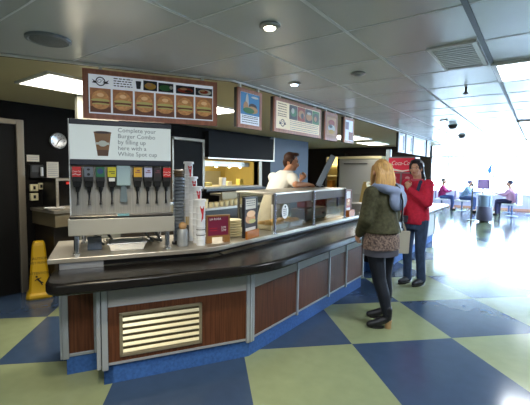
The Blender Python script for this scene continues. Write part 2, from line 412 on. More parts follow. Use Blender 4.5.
# rail for the menu boards along the edge of the kitchen ceiling
t = thing('menu_rail', (cb.x, cb.y, 2.28), 'thin white rail with a dark gap along the ceiling, from which the menu boards hang', 'rail')
a0 = L(-3.5, -3.115, 0); c0 = corner(-3.115, -2.18)
def railp(p, x, z0, z1, wdt):
    a = L(-3.5, p, z0); c = corner(p, x); b = R(10.6, x, z0)
    a2 = L(-3.5, p-wdt, z0); c2 = corner(p-wdt, x-wdt); b2 = R(10.6, x-wdt, z0)
    return MB().prism([a, V((c.x, c.y, z0)), b, b2, V((c2.x, c2.y, z0)), a2], (0, 0, z1-z0))
railp(-3.10, -2.165, 2.283, 2.297, .018).build('white_strip', WHITE, t)
railp(-3.118, -2.183, 2.285, 2.2985, .03).build('dark_strip', BLACK, t)

# ---------------------------------------------------------------- menu boards
def board(name, fr, a0, a1, z0, z1, p, label, group, fw_=.033, dep=.045, backing=BLACK, framem=FRAME, lit=None, hang=2):
    """fr(a, p, z): a along, p outward. Returns thing and the picture frame function."""
    t = thing(name, fr((a0+a1)/2, p-dep/2, z0), label, 'menu board', group)
    MB().box(a0, a1, p-dep, p-.012, z0, z1, fr).build('case', backing, t)
    f = MB(); f.box(a0, a1, p-.012, p+.004, z0, z0+fw_, fr); f.box(a0, a1, p-.012, p+.004, z1-fw_, z1, fr); f.box(a0, a0+fw_, p-.012, p+.004, z0+fw_, z1-fw_, fr); f.box(a1-fw_, a1, p-.012, p+.004, z0+fw_, z1-fw_, fr)
    f.build('frame', framem, t)
    for i in range(hang):
        u = a0 + (a1-a0)*(.12 + .76*i/(max(1, hang-1)))
        MB().box(u-.012, u+.012, p-.03, p-.005, z1, 2.2825, fr).build('hanger', WHITE, t)
    return t
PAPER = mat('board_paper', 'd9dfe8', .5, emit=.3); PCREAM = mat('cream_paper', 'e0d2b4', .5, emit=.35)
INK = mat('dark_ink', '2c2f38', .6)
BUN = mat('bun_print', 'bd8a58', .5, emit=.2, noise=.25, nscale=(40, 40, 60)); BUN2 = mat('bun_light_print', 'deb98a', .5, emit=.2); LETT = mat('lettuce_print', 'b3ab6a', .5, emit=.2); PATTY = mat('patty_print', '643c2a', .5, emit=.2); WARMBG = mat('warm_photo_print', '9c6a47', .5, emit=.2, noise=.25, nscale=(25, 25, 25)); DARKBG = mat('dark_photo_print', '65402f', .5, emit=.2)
def quad(mb, fr, p, a0, a1, z0, z1, th=.0008): mb.box(a0, a1, p-.001, p+th, z0, z1, fr)
def oval(mb, fr, p, ca, cz, ra, rz, lo=0, hi=360, n=20, th=.001):
    pts = [fr(ca + ra*math.cos(math.radians(lo+(hi-lo)*k/n)), p, cz + rz*math.sin(math.radians(lo+(hi-lo)*k/n))) for k in range(n if hi-lo == 360 else n+1)]
    d = fr(0, th, 0) - fr(0, 0, 0); mb.prism(pts, d)
def burger(fr, p, a0, a1, z0, z1, t):
    c = (a0+a1)/2; wd = (a1-a0); h = z1-z0; mb = MB()
    mb.m = 0; quad(mb, fr, p, a0, a1, z0, z1)
    mb.m = 1; quad(mb, fr, p+.0012, a0, a1, z0, z0+h*.24)
    mb.m = 2; oval(mb, fr, p+.0022, c, z0+h*.55, wd*.42, h*.36, 0, 180)
    mb.m = 3; oval(mb, fr, p+.0036, c, z0+h*.72, wd*.17, h*.08)
    mb.m = 4; oval(mb, fr, p+.0024, c, z0+h*.50, wd*.45, h*.07)
    mb.m = 5; quad(mb, fr, p+.0036, c-wd*.40, c+wd*.40, z0+h*.36, z0+h*.46)
    mb.m = 4; oval(mb, fr, p+.0040, c+wd*.02, z0+h*.345, wd*.42, h*.045)
    mb.m = 2; oval(mb, fr, p+.0044, c, z0+h*.33, wd*.40, h*.20, 180, 360)
    return mb.build('burger_picture', [WARMBG, DARKBG, BUN, BUN2, LETT, PATTY], t)
def lines(fr, p, a0, a1, zs, t, m=INK, hgt=.004, name='fine_print'):
    mb = MB()
    for z in zs:
        a = a0
        while a < a1:
            wd = random.uniform(.012, .03); quad(mb, fr, p, a, min(a+wd, a1), z, z+hgt); a += wd + .007
    return mb.build(name, m, t)
def ring_logo(fr, p, c, z, r, t):
    mb = MB()
    n = 28
    d = fr(0, .001, 0) - fr(0, 0, 0)
    for k in range(n):
        q = [fr(c + rr*math.cos(2*math.pi*(k+o)/n), p, z + rr*math.sin(2*math.pi*(k+o)/n)) for rr, o in ((r, 0), (r, 1), (r*.78, 1), (r*.78, 0))]
        mb.prism(q, d)
    for s_ in (-1, 1):
        pts = [(s_*r*.72, -.18*r), (s_*r*1.75, .42*r), (s_*r*1.4, -.05*r), (s_*r*1.75, -.35*r), (s_*r*.9, -.45*r)]
        mb.prism([fr(c+a, p, z+b) for a, b in pts], d)
    o = mb.build('round_logo', INK, t)
    r_ = fr(1, 0, 0) - fr(0, 0, 0)
    writing("O's", r*1.15, fr(c, p, z), r_, (0, 0, 1), INK, o, 'logo_lettering', 'CENTER', .3, lift=.002)
    return o
# board 1, above the soda fountain
b1 = board('menu_board', L, -.13, .898, 1.897, 2.262, -3.114, 'long burger menu board with six burgers, above the soda fountain', 'wood framed menu boards', fw_=.036)
p = -3.110; A0, A1 = -.09, .862
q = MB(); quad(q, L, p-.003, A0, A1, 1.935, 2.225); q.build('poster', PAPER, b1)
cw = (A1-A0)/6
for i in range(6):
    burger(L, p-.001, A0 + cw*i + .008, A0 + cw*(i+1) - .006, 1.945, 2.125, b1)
ring_logo(L, p, A0 + cw*.52, 2.175, .034, b1)
lines(L, p, A0+cw*1.1, A0+cw*1.95, [2.15, 2.168, 2.186, 2.204], b1, hgt=.007)
q = MB(); q.prism([L(A0+cw*2.10, p, 2.205), L(A0+cw*2.36, p, 2.205), L(A0+cw*2.32, p, 2.145), L(A0+cw*2.14, p, 2.145)], NL*.001)
q.build('cup_picture', INK, b1)
def photo(fr, p, a0, a1, z0, z1, t, base, spots):
    mb = MB(); quad(mb, fr, p, a0, a1, z0, z1)
    c = (a0+a1)/2; ww = a1-a0; hh = z1-z0
    for i, (u, v_, ru, rv, k_) in enumerate(spots):
        mb.m = k_; oval(mb, fr, p+.0012+.0004*i, a0+ww*u, z0+hh*v_, ww*ru, hh*rv, n=14)
    cols = [base] + [FOODS[i] for i in range(len(FOODS))]
    return mb.build('food_picture', cols, t)
FOODS = [mat('fries_print', 'd2a13e', .5), mat('salad_print', '3e7a42', .5), mat('sauce_print', 'a83c22', .5), mat('cream_print', 'd9d3c8', .5), mat('char_print', '33221c', .5), mat('peach_print', 'cf9a6a', .5)]
photo(L, p, A0+cw*2.46, A0+cw*3.12, 2.14, 2.215, b1, INK, [(.5, .45, .42, .34, 1), (.4, .6, .2, .2, 6)])
photo(L, p, A0+cw*3.18, A0+cw*3.92, 2.14, 2.21, b1, INK, [(.45, .45, .4, .34, 2), (.85, .55, .12, .2, 4)])
photo(L, p, A0+cw*4.05, A0+cw*5.0, 2.14, 2.205, b1, INK, [(.5, .45, .42, .33, 3), (.4, .6, .2, .15, 6), (.65, .35, .2, .15, 5)])
photo(L, p, A0+cw*5.06, A0+cw*5.95, 2.14, 2.2, b1, INK, [(.55, .45, .4, .38, 4), (.5, .5, .26, .25, 3), (.4, .6, .16, .12, 6)])
# blue poster
g2 = 'wood framed menu boards'
b2 = board('menu_board', R, 2.515, 2.86, 1.905, 2.252, -2.17, 'narrow poster with a bright blue picture over white text', g2, fw_=.032)
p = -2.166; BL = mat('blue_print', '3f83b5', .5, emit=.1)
q = MB(); quad(q, R, p-.003, 2.55, 2.825, 1.937, 2.22); q.build('poster', PAPER, b2)
photo(R, p-.001, 2.552, 2.823, 2.025, 2.218, b2, BL, [(.32, .55, .08, .42, 4), (.25, .35, .13, .25, 6), (.62, .4, .22, .16, 5), (.6, .25, .3, .17, 6), (.4, .2, .3, .14, 2), (.72, .85, .2, .05, 4)])
lines(R, p, 2.57, 2.80, [1.955, 1.975, 1.995, 2.01], b2, hgt=.006)
# long board 2
b3 = board('menu_board', R, 3.065, 4.045, 1.918, 2.262, -2.17, 'wide menu board with a cream column and four dark food photos, nearest the server', g2, fw_=.034)
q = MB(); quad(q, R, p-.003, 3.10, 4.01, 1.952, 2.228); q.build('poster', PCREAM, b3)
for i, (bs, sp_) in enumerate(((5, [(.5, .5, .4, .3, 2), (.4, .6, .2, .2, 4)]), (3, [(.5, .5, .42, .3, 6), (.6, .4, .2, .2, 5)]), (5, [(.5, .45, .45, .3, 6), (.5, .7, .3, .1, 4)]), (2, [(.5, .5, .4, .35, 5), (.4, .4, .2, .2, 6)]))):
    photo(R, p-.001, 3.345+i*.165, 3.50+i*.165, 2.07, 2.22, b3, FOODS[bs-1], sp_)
lines(R, p, 3.13, 3.29, [2.20, 2.175, 2.15, 2.125, 2.10, 2.08], b3, mat('brown_ink', '8b6a4a', .6), .008)
lines(R, p, 3.36, 3.98, [1.965, 1.985, 2.01, 2.03, 2.05], b3, mat('grey_ink', '7d7f8c', .6), .006)
ring_logo(R, p, 3.215, 2.015, .038, b3)
# two narrow posters
b4 = board('menu_board', R, 4.155, 4.495, 1.912, 2.262, -2.17, 'narrow poster in warm orange and brown tones beside the wide menu board', g2)
q = MB(); quad(q, R, p-.003, 4.19, 4.46, 1.945, 2.229); q.build('poster', mat('orange_print', 'b07448', .5), b4)
photo(R, p-.001, 4.20, 4.45, 1.98, 2.2, b4, FOODS[5], [(.5, .7, .35, .18, 3), (.5, .4, .4, .2, 4), (.5, .2, .3, .12, 1), (.4, .5, .2, .1, 5)])
b5 = board('menu_board', R, 4.705, 5.03, 1.918, 2.262, -2.17, 'narrow poster split into pale and reddish blocks, last before the gap in the row', g2)
q = MB(); quad(q, R, p-.003, 4.74, 4.995, 1.95, 2.23); q.m = 1; quad(q, R, p-.001, 4.86, 4.985, 1.96, 2.07); q.m = 2; quad(q, R, p-.001, 4.75, 4.85, 2.1, 2.2); q.build('poster', [PAPER, mat('dusty_red_print', 'a06a62', .5), mat('lilac_print', 'a49ab0', .5)], b5)
g3 = 'white menu panels at the far end of the rail'
for (a, b, lab) in ((7.10, 7.50, 'pale menu panel with a dark edge, first of the far row'), (7.58, 8.02, 'pale menu panel second in the far row, beside the wide white one'), (8.10, 9.1, 'wide white menu panel above the woman in red'), (9.25, 9.55, 'last slim white menu panel at the end of the rail')):
    o = board('menu_poster', R, a, b, 1.90, 2.27, -2.17, lab, g3, fw_=.05, framem=mat('panel_white', 'c9cdd6', .4), hang=1)
    q = MB(); quad(q, R, p-.003, a+.05, b-.05, 1.95, 2.22); q.m = 1; quad(q, R, p-.001, b-.14 if b-a < .6 else b-.12, b-.05, 1.95, 2.22)
    q.build('poster', [PAPER, mat('panel_dark', '4b4a66', .5)], o)

# ---------------------------------------------------------------- counter
# tray rail
t = thing('tray_rail', L(.3, -2.7, .75), 'long black stone tray rail with a rounded front running along the whole counter', 'tray rail')
ci = corner(-2.53, -1.62); co = corner(-2.90, -2.12)
pts = [(L(-.33, -2.93, 0), 0), (L(-.345, -2.80, 0), .03), (L(-.345, -2.525, 0), .13), (ci, .30), (R(9.3, -1.62, 0), .22), (R(9.3, -2.12, 0), 0), (co, 0)]
MB().prism(round_poly([((a.x, a.y), r) for a, r in pts], .738), (0, 0, .078)).build('slab', STONE, t, bevel=.018, smooth=True)
# steel worktop
t = thing('worktop', L(.3, -3.2, .87), 'brushed stainless steel worktop on top of the counter', 'worktop')
cf = corner(-2.865, -2.08); cbk = corner(-3.58, -2.62)
pts = [(L(-.36, -2.865, 0), 0), (cf, .12), (R(9.1, -2.08, 0), .05), (R(9.1, -2.62, 0), 0), (cbk, 0), (L(-.36, -3.58, 0), 0)]
MB().prism(round_poly([((a.x, a.y), r) for a, r in pts], .866), (0, 0, .034)).build('top', STEEL, t, bevel=.004)
rz = MB(); a = L(-.30, -2.93, .816); c = corner(-2.93, -2.15); b = R(9.0, -2.15, .816); a2 = L(-.30, -2.96, .816); c2 = corner(-2.96, -2.18); b2 = R(9.0, -2.18, .816)
rz.prism([a, V((c.x, c.y, .83)), b, b2, V((c2.x, c2.y, .83)), a2], (0, 0, .05)); rz.build('riser', BLACK, t)
MB().box(-.29, -.01, -2.90, -2.885, .817, .864, L).build('riser_plate', STEEL_L, t)
# angled base
def panel_bay(t, fr, a0, a1, p, zb=.165, zm=.565, zt=.737):
    MB().box(a0, a1, p-.012, p, zb, zm, fr).build('wood_panel', WOOD, t)
    MB().box(a0, a1, p-.012, p+.003, zm+.006, zt, fr).build('apron_panel', APRON, t)
def post(t, fr, a, wd, p, z0=.13, z1=.737):
    q = MB(); q.box(a, a+wd, p-.02, p+.012, z0, z1, fr); 
    return q.build('post', ALU, t, bevel=.004)
t = thing('counter_unit', L(.5, -3.1, 0), 'angled counter base with a slatted vent in its dark wood panel', 'counter base')
cc = corner(-2.76, -1.86); cbk2 = corner(-3.45, -2.5)
MB().prism([L(-.06, -2.76, .14), V((cc.x, cc.y, .14)), V((cbk2.x, cbk2.y, .14)), L(-.06, -3.45, .14)], (0, 0, .595)).build('carcass', BLACK, t)
panel_bay(t, L, .012, 1.035, -2.735)
MB().box(.012, 1.035, -2.75, -2.729, .148, .165, L).build('bottom_trim', ALU, t)
MB().box(.012, 1.035, -2.75, -2.731, .564, .572, L).build('apron_trim', ALU, t)
post(t, L, -.063, .028, -2.735); post(t, L, -.030, .040, -2.728, .12)
post(t, L, 1.036, .026, -2.731); 
k = MB(); kc = corner(-2.757, -1.853); kc2 = corner(-2.80, -1.90)
k.prism([L(-.02, -2.757, .001), V((kc.x, kc.y, .001)), V((kc2.x, kc2.y, .001)), L(-.02, -2.80, .001)], (0, 0, .147)); k.build('kick_board', KICK, t)
MB().box(-.02, .04, -3.05, -2.757, .001, .148, L).build('kick_return', KICK, t)
# vent grille
VENT = mat('vent_metal_warm_glare', 'e6d9ae', .35, .2)  # polished metal slats, their warm reflection painted in as cream
g = MB(); a0, a1, z0, z1 = .085, .672, .198, .515
p = -2.735
for (x0, x1, y0, y1) in ((a0, a0+.022, z0, z1), (a1-.022, a1, z0, z1), (a0, a1, z0, z0+.022), (a0, a1, z1-.022, z1)): g.box(x0, x1, p, p+.016, y0, y1, L)
g = g.build('vent_grille', mat('vent_frame', '9b8f74', .4, .5), t, bevel=.003)
MB().box(a0+.02, a1-.02, p-.001, p+.002, z0+.02, z1-.02, L).build('backing', mat('vent_backing', '54472c', .5), g)
n = 6; hh = (z1-z0-.044)/n
for i in range(n):
    zb = z0 + .022 + hh*i
    MB().hexa([L(a0+.022, p+.013, zb+.004), L(a1-.022, p+.013, zb+.004), L(a1-.022, p+.016, zb+.010), L(a0+.022, p+.016, zb+.010), L(a0+.022, p+.003, zb+hh*.60), L(a1-.022, p+.003, zb+hh*.60), L(a1-.022, p+.006, zb+hh*.64), L(a0+.022, p+.006, zb+hh*.64)]).build('slat', VENT, g)
# set back end panel
t2 = thing('counter_end', L(-.18, -3.2, 0), 'set-back end of the counter, one dark wood panel in a grey metal frame', 'counter base')
MB().box(-.285, -.065, -3.5, -3.005, .14, .736, L).build('carcass', BLACK, t2)
MB().box(-.252, -.085, -3.01, -2.987, .165, .60, L).build('wood_panel', WOOD, t2)
f = MB(); f.box(-.293, -.252, -3.02, -2.98, .125, .736, L); f.box(-.085, -.066, -3.02, -2.98, .14, .736, L); f.box(-.252, -.085, -3.02, -2.981, .14, .165, L); f.box(-.252, -.085, -3.02, -2.981, .60, .736, L)
f.build('frame', ALU, t2, bevel=.004)
MB().box(-.31, -.295, -3.05, -2.99, .125, .736, L).build('corner_post', ALU, t2, bevel=.004)
MB().box(-.27, -.065, -3.45, -3.0, .001, .14, L).build('kick_board', KICK, t2)
# straight base
t = thing('counter_unit', R(3.5, -2.1, 0), 'straight counter base with four dark wood panels between slim grey posts', 'counter base')
MB().prism([V((-1.87, 2.33, .14)), V((-1.87, 4.64, .14)), V((-2.5, 4.64, .14)), V((-2.5, 2.60, .14))], (0, 0, .595)).build('carcass', BLACK, t)
ys = [2.325, 3.017, 3.687, 4.133, 4.66]
for a, b in zip(ys, ys[1:]):
    panel_bay(t, R, a+.014, b-.014, -1.835)
    MB().box(a+.014, b-.014, -1.85, -1.831, .148, .165, R).build('bottom_trim', ALU, t)
for a in ys: post(t, R, a-.013, .026, -1.831)
post(t, R, 2.29, .02, -1.833)
MB().prism([V((-1.853, 2.30, .001)), V((-1.853, 4.67, .001)), V((-2.4, 4.67, .001)), V((-2.4, 2.62, .001))], (0, 0, .147)).build('kick_board', KICK, t)
MB().box(4.64, 4.672, -2.4, -1.86, .148, .736, R).build('end_panel', ALU, t, bevel=.008)
t = thing('counter_unit', R(7.2, -2.1, 0), 'farther counter base of pale panels behind the two women', 'counter base')
MB().box(5.45, 8.95, -2.5, -1.89, .14, .736, R).build('carcass', BLACK, t)
ys = [5.45, 6.15, 6.85, 7.55, 8.25, 8.95]
for a, b in zip(ys, ys[1:]):
    MB().box(a+.014, b-.014, -1.9, -1.87, .165, .736, R).build('panel', APRON, t)
for a in ys: post(t, R, a-.013, .026, -1.866)
MB().box(5.45, 8.95, -2.4, -1.89, .001, .148, R).build('kick_board', KICK, t)
t = thing('counter_unit', R(5.06, -2.3, 0), 'recessed blue kick panel between the two straight counter bases', 'counter base')
MB().box(4.68, 5.44, -2.5, -2.12, .001, .74, R).build('panel', mat('recess_panel', '38465c', .5), t)
MB().box(4.68, 5.44, -2.14, -2.09, .001, .148, R).build('kick_board', KICK, t)

# ---------------------------------------------------------------- soda fountain
t = sf = thing('soda_fountain', L(.13, -3.2, .9), 'steel soda fountain with nine nozzles and a lit cup sign', 'soda fountain')
P = -2.92
MB().box(-.215, .48, -3.50, P-.05, 1.05, 1.865, L).build('body', STEEL, t, bevel=.006)
MB().box(-.218, -.213, -3.50, P, 1.05, 1.865, L).build('side_highlight', WHITE, t)  # steel side, its highlight laid on as a white sheet
MB().box(-.213, .48, P-.052, P-.046, 1.19, 1.53, L).build('splash_back', mat('splash_steel', 'b3b0a8', .36, .7, noise=.1, nscale=(120, 120, 3)), t)
MB().box(-.213, .48, P-.05, P+.005, 1.828, 1.865, L).build('top_bar', mat('navy_bar', '232a3a', .4), t, bevel=.006)
MB().box(-.213, .48, P-.05, P+.005, 1.545, 1.586, L).build('lower_bar', mat('navy_bar', '232a3a', .4), t, bevel=.006)
sg = MB().box(-.210, .477, P-.04, P, 1.586, 1.828, L).build('sign_face', mat('sign_glow', 'c4cdcb', .4, emit=.40), t)
q = MB(); pp = P+.001
for (za, zb, wa, wb, mi) in ((1.612, 1.655, .034, .040, 1), (1.655, 1.70, .040, .046, 0), (1.70, 1.775, .046, .056, 0)):
    q.m = mi; q.prism([L(-wa, pp, za), L(wa, pp, za), L(wb, pp, zb), L(-wb, pp, zb)], NL*.002)
q.m = 1; oval(q, L, pp+.0025, 0, 1.778, .060, .010)
q.m = 3; oval(q, L, pp+.004, 0, 1.779, .050, .006)
q.m = 2; oval(q, L, pp+.0025, 0, 1.70, .030, .021); quad(q, L, pp+.0025, -.042, .042, 1.692, 1.708)
cupo = q.build('cup_picture', [mat('cup_brown', '8a5f2e', .4), mat('cup_brown_dark', '5e3a1e', .4), mat('cup_label', 'd9ddd2', .5), mat('cola_print', '2a1712', .4)], sg)
for i, s_ in enumerate(('Complete your', 'Burger Combo', 'by filling up', 'here with a', 'White Spot cup')):
    writing(s_, .044, L(.100, P, 1.800-.043*i), TL, (0, 0, 1), mat('sign_ink', '77848a', .6), sg, 'sign_lettering', sx=.98)
t = sf
# nozzles
cols = [('red_label', 'c22a2a'), ('grey_label', '6d737c'), ('green_label', '1f6a45'), ('yellow_label', 'c9c024'), None, ('amber_label', 'c99b2a'), ('lilac_label', 'aeb2cf'), ('black_label', '24181c'), ('red_label', 'c22a2a')]
ts = [-.168, -.094, -.019, .056, .135, .232, .305, .372, .441]
for i, (c, u) in enumerate(zip(cols, ts)):
    if c is None:
        ic = MB().box(u-.048, u+.048, P-.045, P+.04, 1.40, 1.545, L).build('ice_chute', mat('ice_chute_plastic', 'a9c2c9', .25, .1), t, bevel=.008)
        MB().hexa([L(u-.025, P-.03, 1.29), L(u+.025, P-.03, 1.29), L(u+.025, P+.0, 1.28), L(u-.025, P+.0, 1.28), L(u-.018, P-.03, 1.40), L(u+.018, P-.03, 1.40), L(u+.018, P+.02, 1.40), L(u-.018, P+.02, 1.40)]).build('lever', mat('smoked_plastic', '6c7a82', .3), ic)
        continue
    v = MB(); v.box(u-.029, u+.029, P-.045, P+.045, 1.43, 1.535, L); v.hexa([L(u-.022, P-.03, 1.39), L(u+.022, P-.03, 1.39), L(u+.022, P+.03, 1.39), L(u-.022, P+.03, 1.39), L(u-.027, P-.04, 1.43), L(u+.027, P-.04, 1.43), L(u+.027, P+.035, 1.43), L(u-.027, P+.035, 1.43)])
    v.lathe(L(u, P, 1.355), [(.011, 0), (.015, .035)], 12)
    v = v.build('nozzle', BLACK, t, bevel=.003)
    lb = MB().box(u-.028, u+.028, P+.045, P+.048, 1.463, 1.533, L).build('flavour_label', mat(c[0], c[1], .4, emit=.05), v)
    MB().path([L(u, P-.015, 1.40), L(u, P-.018, 1.30), L(u, P-.01, 1.262)], [.007, .006, .010], 8).build('lever', BLACK, v)
    pm = WHITE if c[0] != 'amber_label' else MAROON
    if c[0] == 'red_label':
        writing('Coca-Cola', .0175, L(u, P+.048, 1.500), TL, (0, 0, 1), WHITE, v, 'label_lettering', 'CENTER', .35, sx=.72)
        q = MB(); q.path([L(u-.026, P+.049, 1.478), L(u-.008, P+.049, 1.484), L(u+.010, P+.049, 1.476), L(u+.026, P+.049, 1.482)], .0022, 6); q.build('label_wave', WHITE, v)
    elif c[0] == 'grey_label':
        q = MB(); oval(q, L, P+.0485, u, 1.515, .010, .008); oval(q, L, P+.0485, u, 1.480, .010, .010); q.build('label_mark', BLACK, v)
    elif c[0] == 'green_label':
        q = MB(); oval(q, L, P+.0485, u, 1.503, .020, .020); q.build('label_mark', mat('blue_dot', '2c4a7c', .4), v)
    elif c[0] == 'yellow_label':
        q = MB(); quad(q, L, P+.0485, u-.02, u+.02, 1.497, 1.503); quad(q, L, P+.0485, u-.006, u+.02, 1.485, 1.49); q.build('label_mark', mat('dark_green_ink', '3c4a20', .4), v)
        MB().box(u-.02, u+.02, P+.046, P+.05, 1.432, 1.456, L).build('tape', WHITE, v)
    else:
        q = MB(); quad(q, L, P+.0485, u-.018, u+.018, 1.494, 1.500); oval(q, L, P+.0488, u+.004, 1.51, .012, .005)
        q.build('label_mark', mat('mark_ink', '7a3a4a', .4), v)
# drip tray box
MB().box(-.232, .50, P-.3, P+.02, 1.046, 1.165, L).build('drip_tray', mat('drip_steel', 'c2beb2', .38, .6), t, bevel=.005)
MB().box(-.222, .49, P-.045, P+.03, 1.165, 1.19, L).build('tray_rim', STEEL_D, t, bevel=.008)
MB().box(.09, .17, P+.03, P+.034, 1.178, 1.196, L).build('maker_plate', mat('plate_blue', '7fb0b8', .3, .4), t)
for (a, b) in ((-.185, -2.96), (-.155, -3.42), (.452, -2.96), (.452, -3.42)):
    MB().lathe(L(a, b, .901), [(.028, 0), (.028, .008), (.018, .012), (.018, .145)], 16).build('leg', CHROME, t, smooth=True)
# things under the fountain
t = thing('steel_pan', L(.16, -3.08, .9), 'shallow steel pan on the worktop under the soda fountain', 'pan')
q = MB(); ring = lambda s_, z: [L(.16+a*.135*s_, -3.08+b*.10*s_, z) for a, b in ((-1, -1), (1, -1), (1, 1), (-1, 1))]
q.loft([ring(.86, .901), ring(1, .955), ring(1.06, .957), ring(1.06, .962), ring(.97, .96), ring(.84, .907)]); q.build('tub', STEEL_L, t, bevel=.004)
for s_ in (-1, 1):
    MB().path([L(.16+s_*.143, -3.12, .962), L(.16+s_*.165, -3.11, .972), L(.16+s_*.165, -3.05, .972), L(.16+s_*.143, -3.04, .962)], .004, 8).build('handle', CHROME, t)
for i, (a, bz) in enumerate(((-.07, 0), (.02, .02), (.31, .01), (.38, .03))):
    o = MB().path([L(a, -3.25, 1.043), L(a+.01, -3.22, .97+bz), L(a+.06, -3.2, .92), L(a+.03, -3.32, .912), L(a, -3.45, .912)], .010, 8).build('drain_hose', mat('grey_hose', '5f6a72', .4), smooth=True)
    tag(o, ['grey hose looping under the fountain beside its chrome legs', 'hose behind the steel pan', 'hose right of the steel pan', 'hose nearest the far leg of the fountain'][i], 'hose', 'hoses under the soda fountain')
mb = MB(); mb.box(-.12, -.02, -3.14, -3.10, .901, 1.0, L); mb.box(-.08, -.065, -3.10, -3.097, .903, .998, L); tag(mb.build('filter_box', mat('blue_grey_box', '48586a', .4), bevel=.005), 'flat blue-grey box standing under the fountain', 'box')

# ---------------------------------------------------------------- small things beside the fountain
def lid_tower(a, p, h, label):
    t = thing('lid_dispenser', L(a, p, .9), label, 'lid dispenser', 'lid towers beside the fountain')
    MB().lathe(L(a, p, .901), [(.055, 0), (.055, .02), (.046, .025), (.046, .03)], 20).build('base', BLACK, t, smooth=True)
    q = MB(); n = int(h/.028)
    for i in range(n):
        z = .93 + i*.028; q.lathe(L(a, p, z), [(.040, 0), (.046, .004), (.046, .018), (.036, .026)], 18)
    q.build('lid_stack', mat('smoked_lids', '6f7883', .3, .2), t, smooth=True)
    for k in range(3):
        an = 2*math.pi*k/3 + .5
        MB().tube(L(a+.052*math.cos(an), p+.052*math.sin(an), .91), L(a+.052*math.cos(an), p+.052*math.sin(an), .93+h), .004, seg=8).build('rod', STEEL_L, t)
    q = MB()
    for i in range(3): q.lathe(L(a, p, .93+n*.028+i*.02), [(.036, 0), (.044, .004), (.044, .014), (.03, .02)], 18)
    q.build('top_lids', mat('brown_lids', '6e5a3f', .4), t, smooth=True)
lid_tower(.575, -3.13, .55, 'tall grey column of smoked cup lids with brown lids on top, beside the soda fountain')
t = thing('napkin_jar', L(.585, -3.02, .9), 'squat grey canister with a tan ball lid in front of the lid tower', 'jar')
MB().lathe(L(.585, -3.02, .901), [(.042, 0), (.046, .01), (.046, .12), (.036, .14)], 20).build('canister', mat('grey_canister', '8f9498', .4, .3), t, smooth=True)
MB().ell(L(.585, -3.02, 1.065), .032, .032, .032).build('lid', mat('tan_lid', 'b08a5e', .5), t, smooth=True)
CUPW = mat('paper_cup', 'dfe3e8', .5)
def cup_tower(a, p, h, r, label, front=False):
    t = thing('cup_stack', L(a, p, .9), label, 'cup stack', 'white paper cup stacks')
    q = MB(); n = max(3, int(h/.05)); st = h/n
    for i in range(n):
        z = .902 + i*st; q.lathe(L(a, p, z), [(r*.99, 0), (r*1.0, st*.85), (r*1.04, st*.88), (r*1.04, st*.96), (r*.99, st*.99)] if i < n-1 else [(r*.99, 0), (r*.97, st*.55), (r*.95, st*.7), (r*1.22, st*.74), (r*1.26, st*1.02), (r*1.12, st*1.10), (r*.5, st*1.12)], 22)
    q.build('cups', CUPW, t, smooth=True)
    d = (V((0, 0, 0)) - L(a, p, 0)); d.z = 0; d.normalize(); s_ = V((-d.y, d.x, 0))
    for sh in ((.02, .16, .05), ) if front else ((.0, .12, .03),):
        zt = .9+h-sh[2]; q = MB()
        pts = []
        for u, z in ((-.2, zt), (.75, zt), (.55, zt-.10), (.1, zt-.13), (.25, zt-.07)):
            pts.append(L(a, p, 0) + d*math.sqrt(max(0, 1-u*u))*r*1.01 + s_*u*r*1.01 + V((0, 0, z)))
        q.prism(pts, d*.003); q.build('red_print', RED, t)
    if front:
        for z in (.985, 1.03):
            MB().lathe(L(a, p, z), [(r*1.03, 0), (r*1.09, .003), (r*1.03, .006)], 22).build('holder_ring', BLACK, t)
    return t
cup_tower(.730, -3.00, .375, .036, 'frontmost white cup stack, held by dark rings, with a red flash', True)
cup_tower(.725, -3.105, .475, .036, 'second white cup stack, just behind the ringed one')
cup_tower(.712, -3.215, .555, .036, 'third white cup stack, in front of the tallest one')
cup_tower(.700, -3.325, .685, .036, 'tallest white cup stack, at the back of the group')
t = thing('straw_box', L(.64, -3.17, .9), 'small dark straw holder between the lid tower and the cups', 'straw holder')
MB().box(.625, .665, -3.20, -3.15, .901, 1.05, L).build('box', DGREY, t, bevel=.004)
for k in range(6): MB().tube(L(.632+.005*k, -3.175+.004*(k % 3), 1.0), L(.628+.008*k, -3.18+.006*(k % 3), 1.12), .003, seg=6).build('straw', mat('tan_straw', 'b59a5f', .5), t)
# maroon card
UPZ = V((0, 0, 1))
def stand_sign(name, org, right, wd, hh, base_h, fm, cm, label, cat, th=.02, fwid=.014):
    right = V(right).normalized(); nn = right.cross(UPZ); o = V(org)
    fr = lambda a, b, c: o + right*a + nn*b + UPZ*c
    t = thing(name, o + right*(wd/2), label, cat)
    f = MB(); z0 = base_h
    f.box(0, wd, -th, 0, z0, z0+fwid, fr); f.box(0, wd, -th, 0, z0+hh-fwid, z0+hh, fr); f.box(0, fwid, -th, 0, z0+fwid, z0+hh-fwid, fr); f.box(wd-fwid, wd, -th, 0, z0+fwid, z0+hh-fwid, fr)
    f.build('frame', fm, t, bevel=.002)
    c = MB().box(fwid, wd-fwid, -th*.8, -th*.3, z0+fwid, z0+hh-fwid, fr).build('card', cm, t)
    return t, fr, c
BW = mat('brown_stand', '8a6233', .45)
org = V((-2.235, 2.20, .9)); rgt = V((.10, .225, 0))
t, fr, c = stand_sign('menu_card', org, rgt, .215, .19, .05, BW, MAROON, 'maroon card with white lettering in a tan wooden stand beside the cups', 'menu card')
for a in (.0, .165): MB().box(a, a+.05, -.05, 0, .001, .05, fr).build('foot', BW, t)
writing('LA ROSA', .026, fr(.03, -.006, .205), rgt, UPZ, WHITE, c, 'lettering')
writing('2.99', .026, fr(.135, -.006, .13), rgt, UPZ, WHITE, c, 'lettering'); writing('3.99', .026, fr(.135, -.006, .105), rgt, UPZ, WHITE, c, 'lettering')
q = MB()
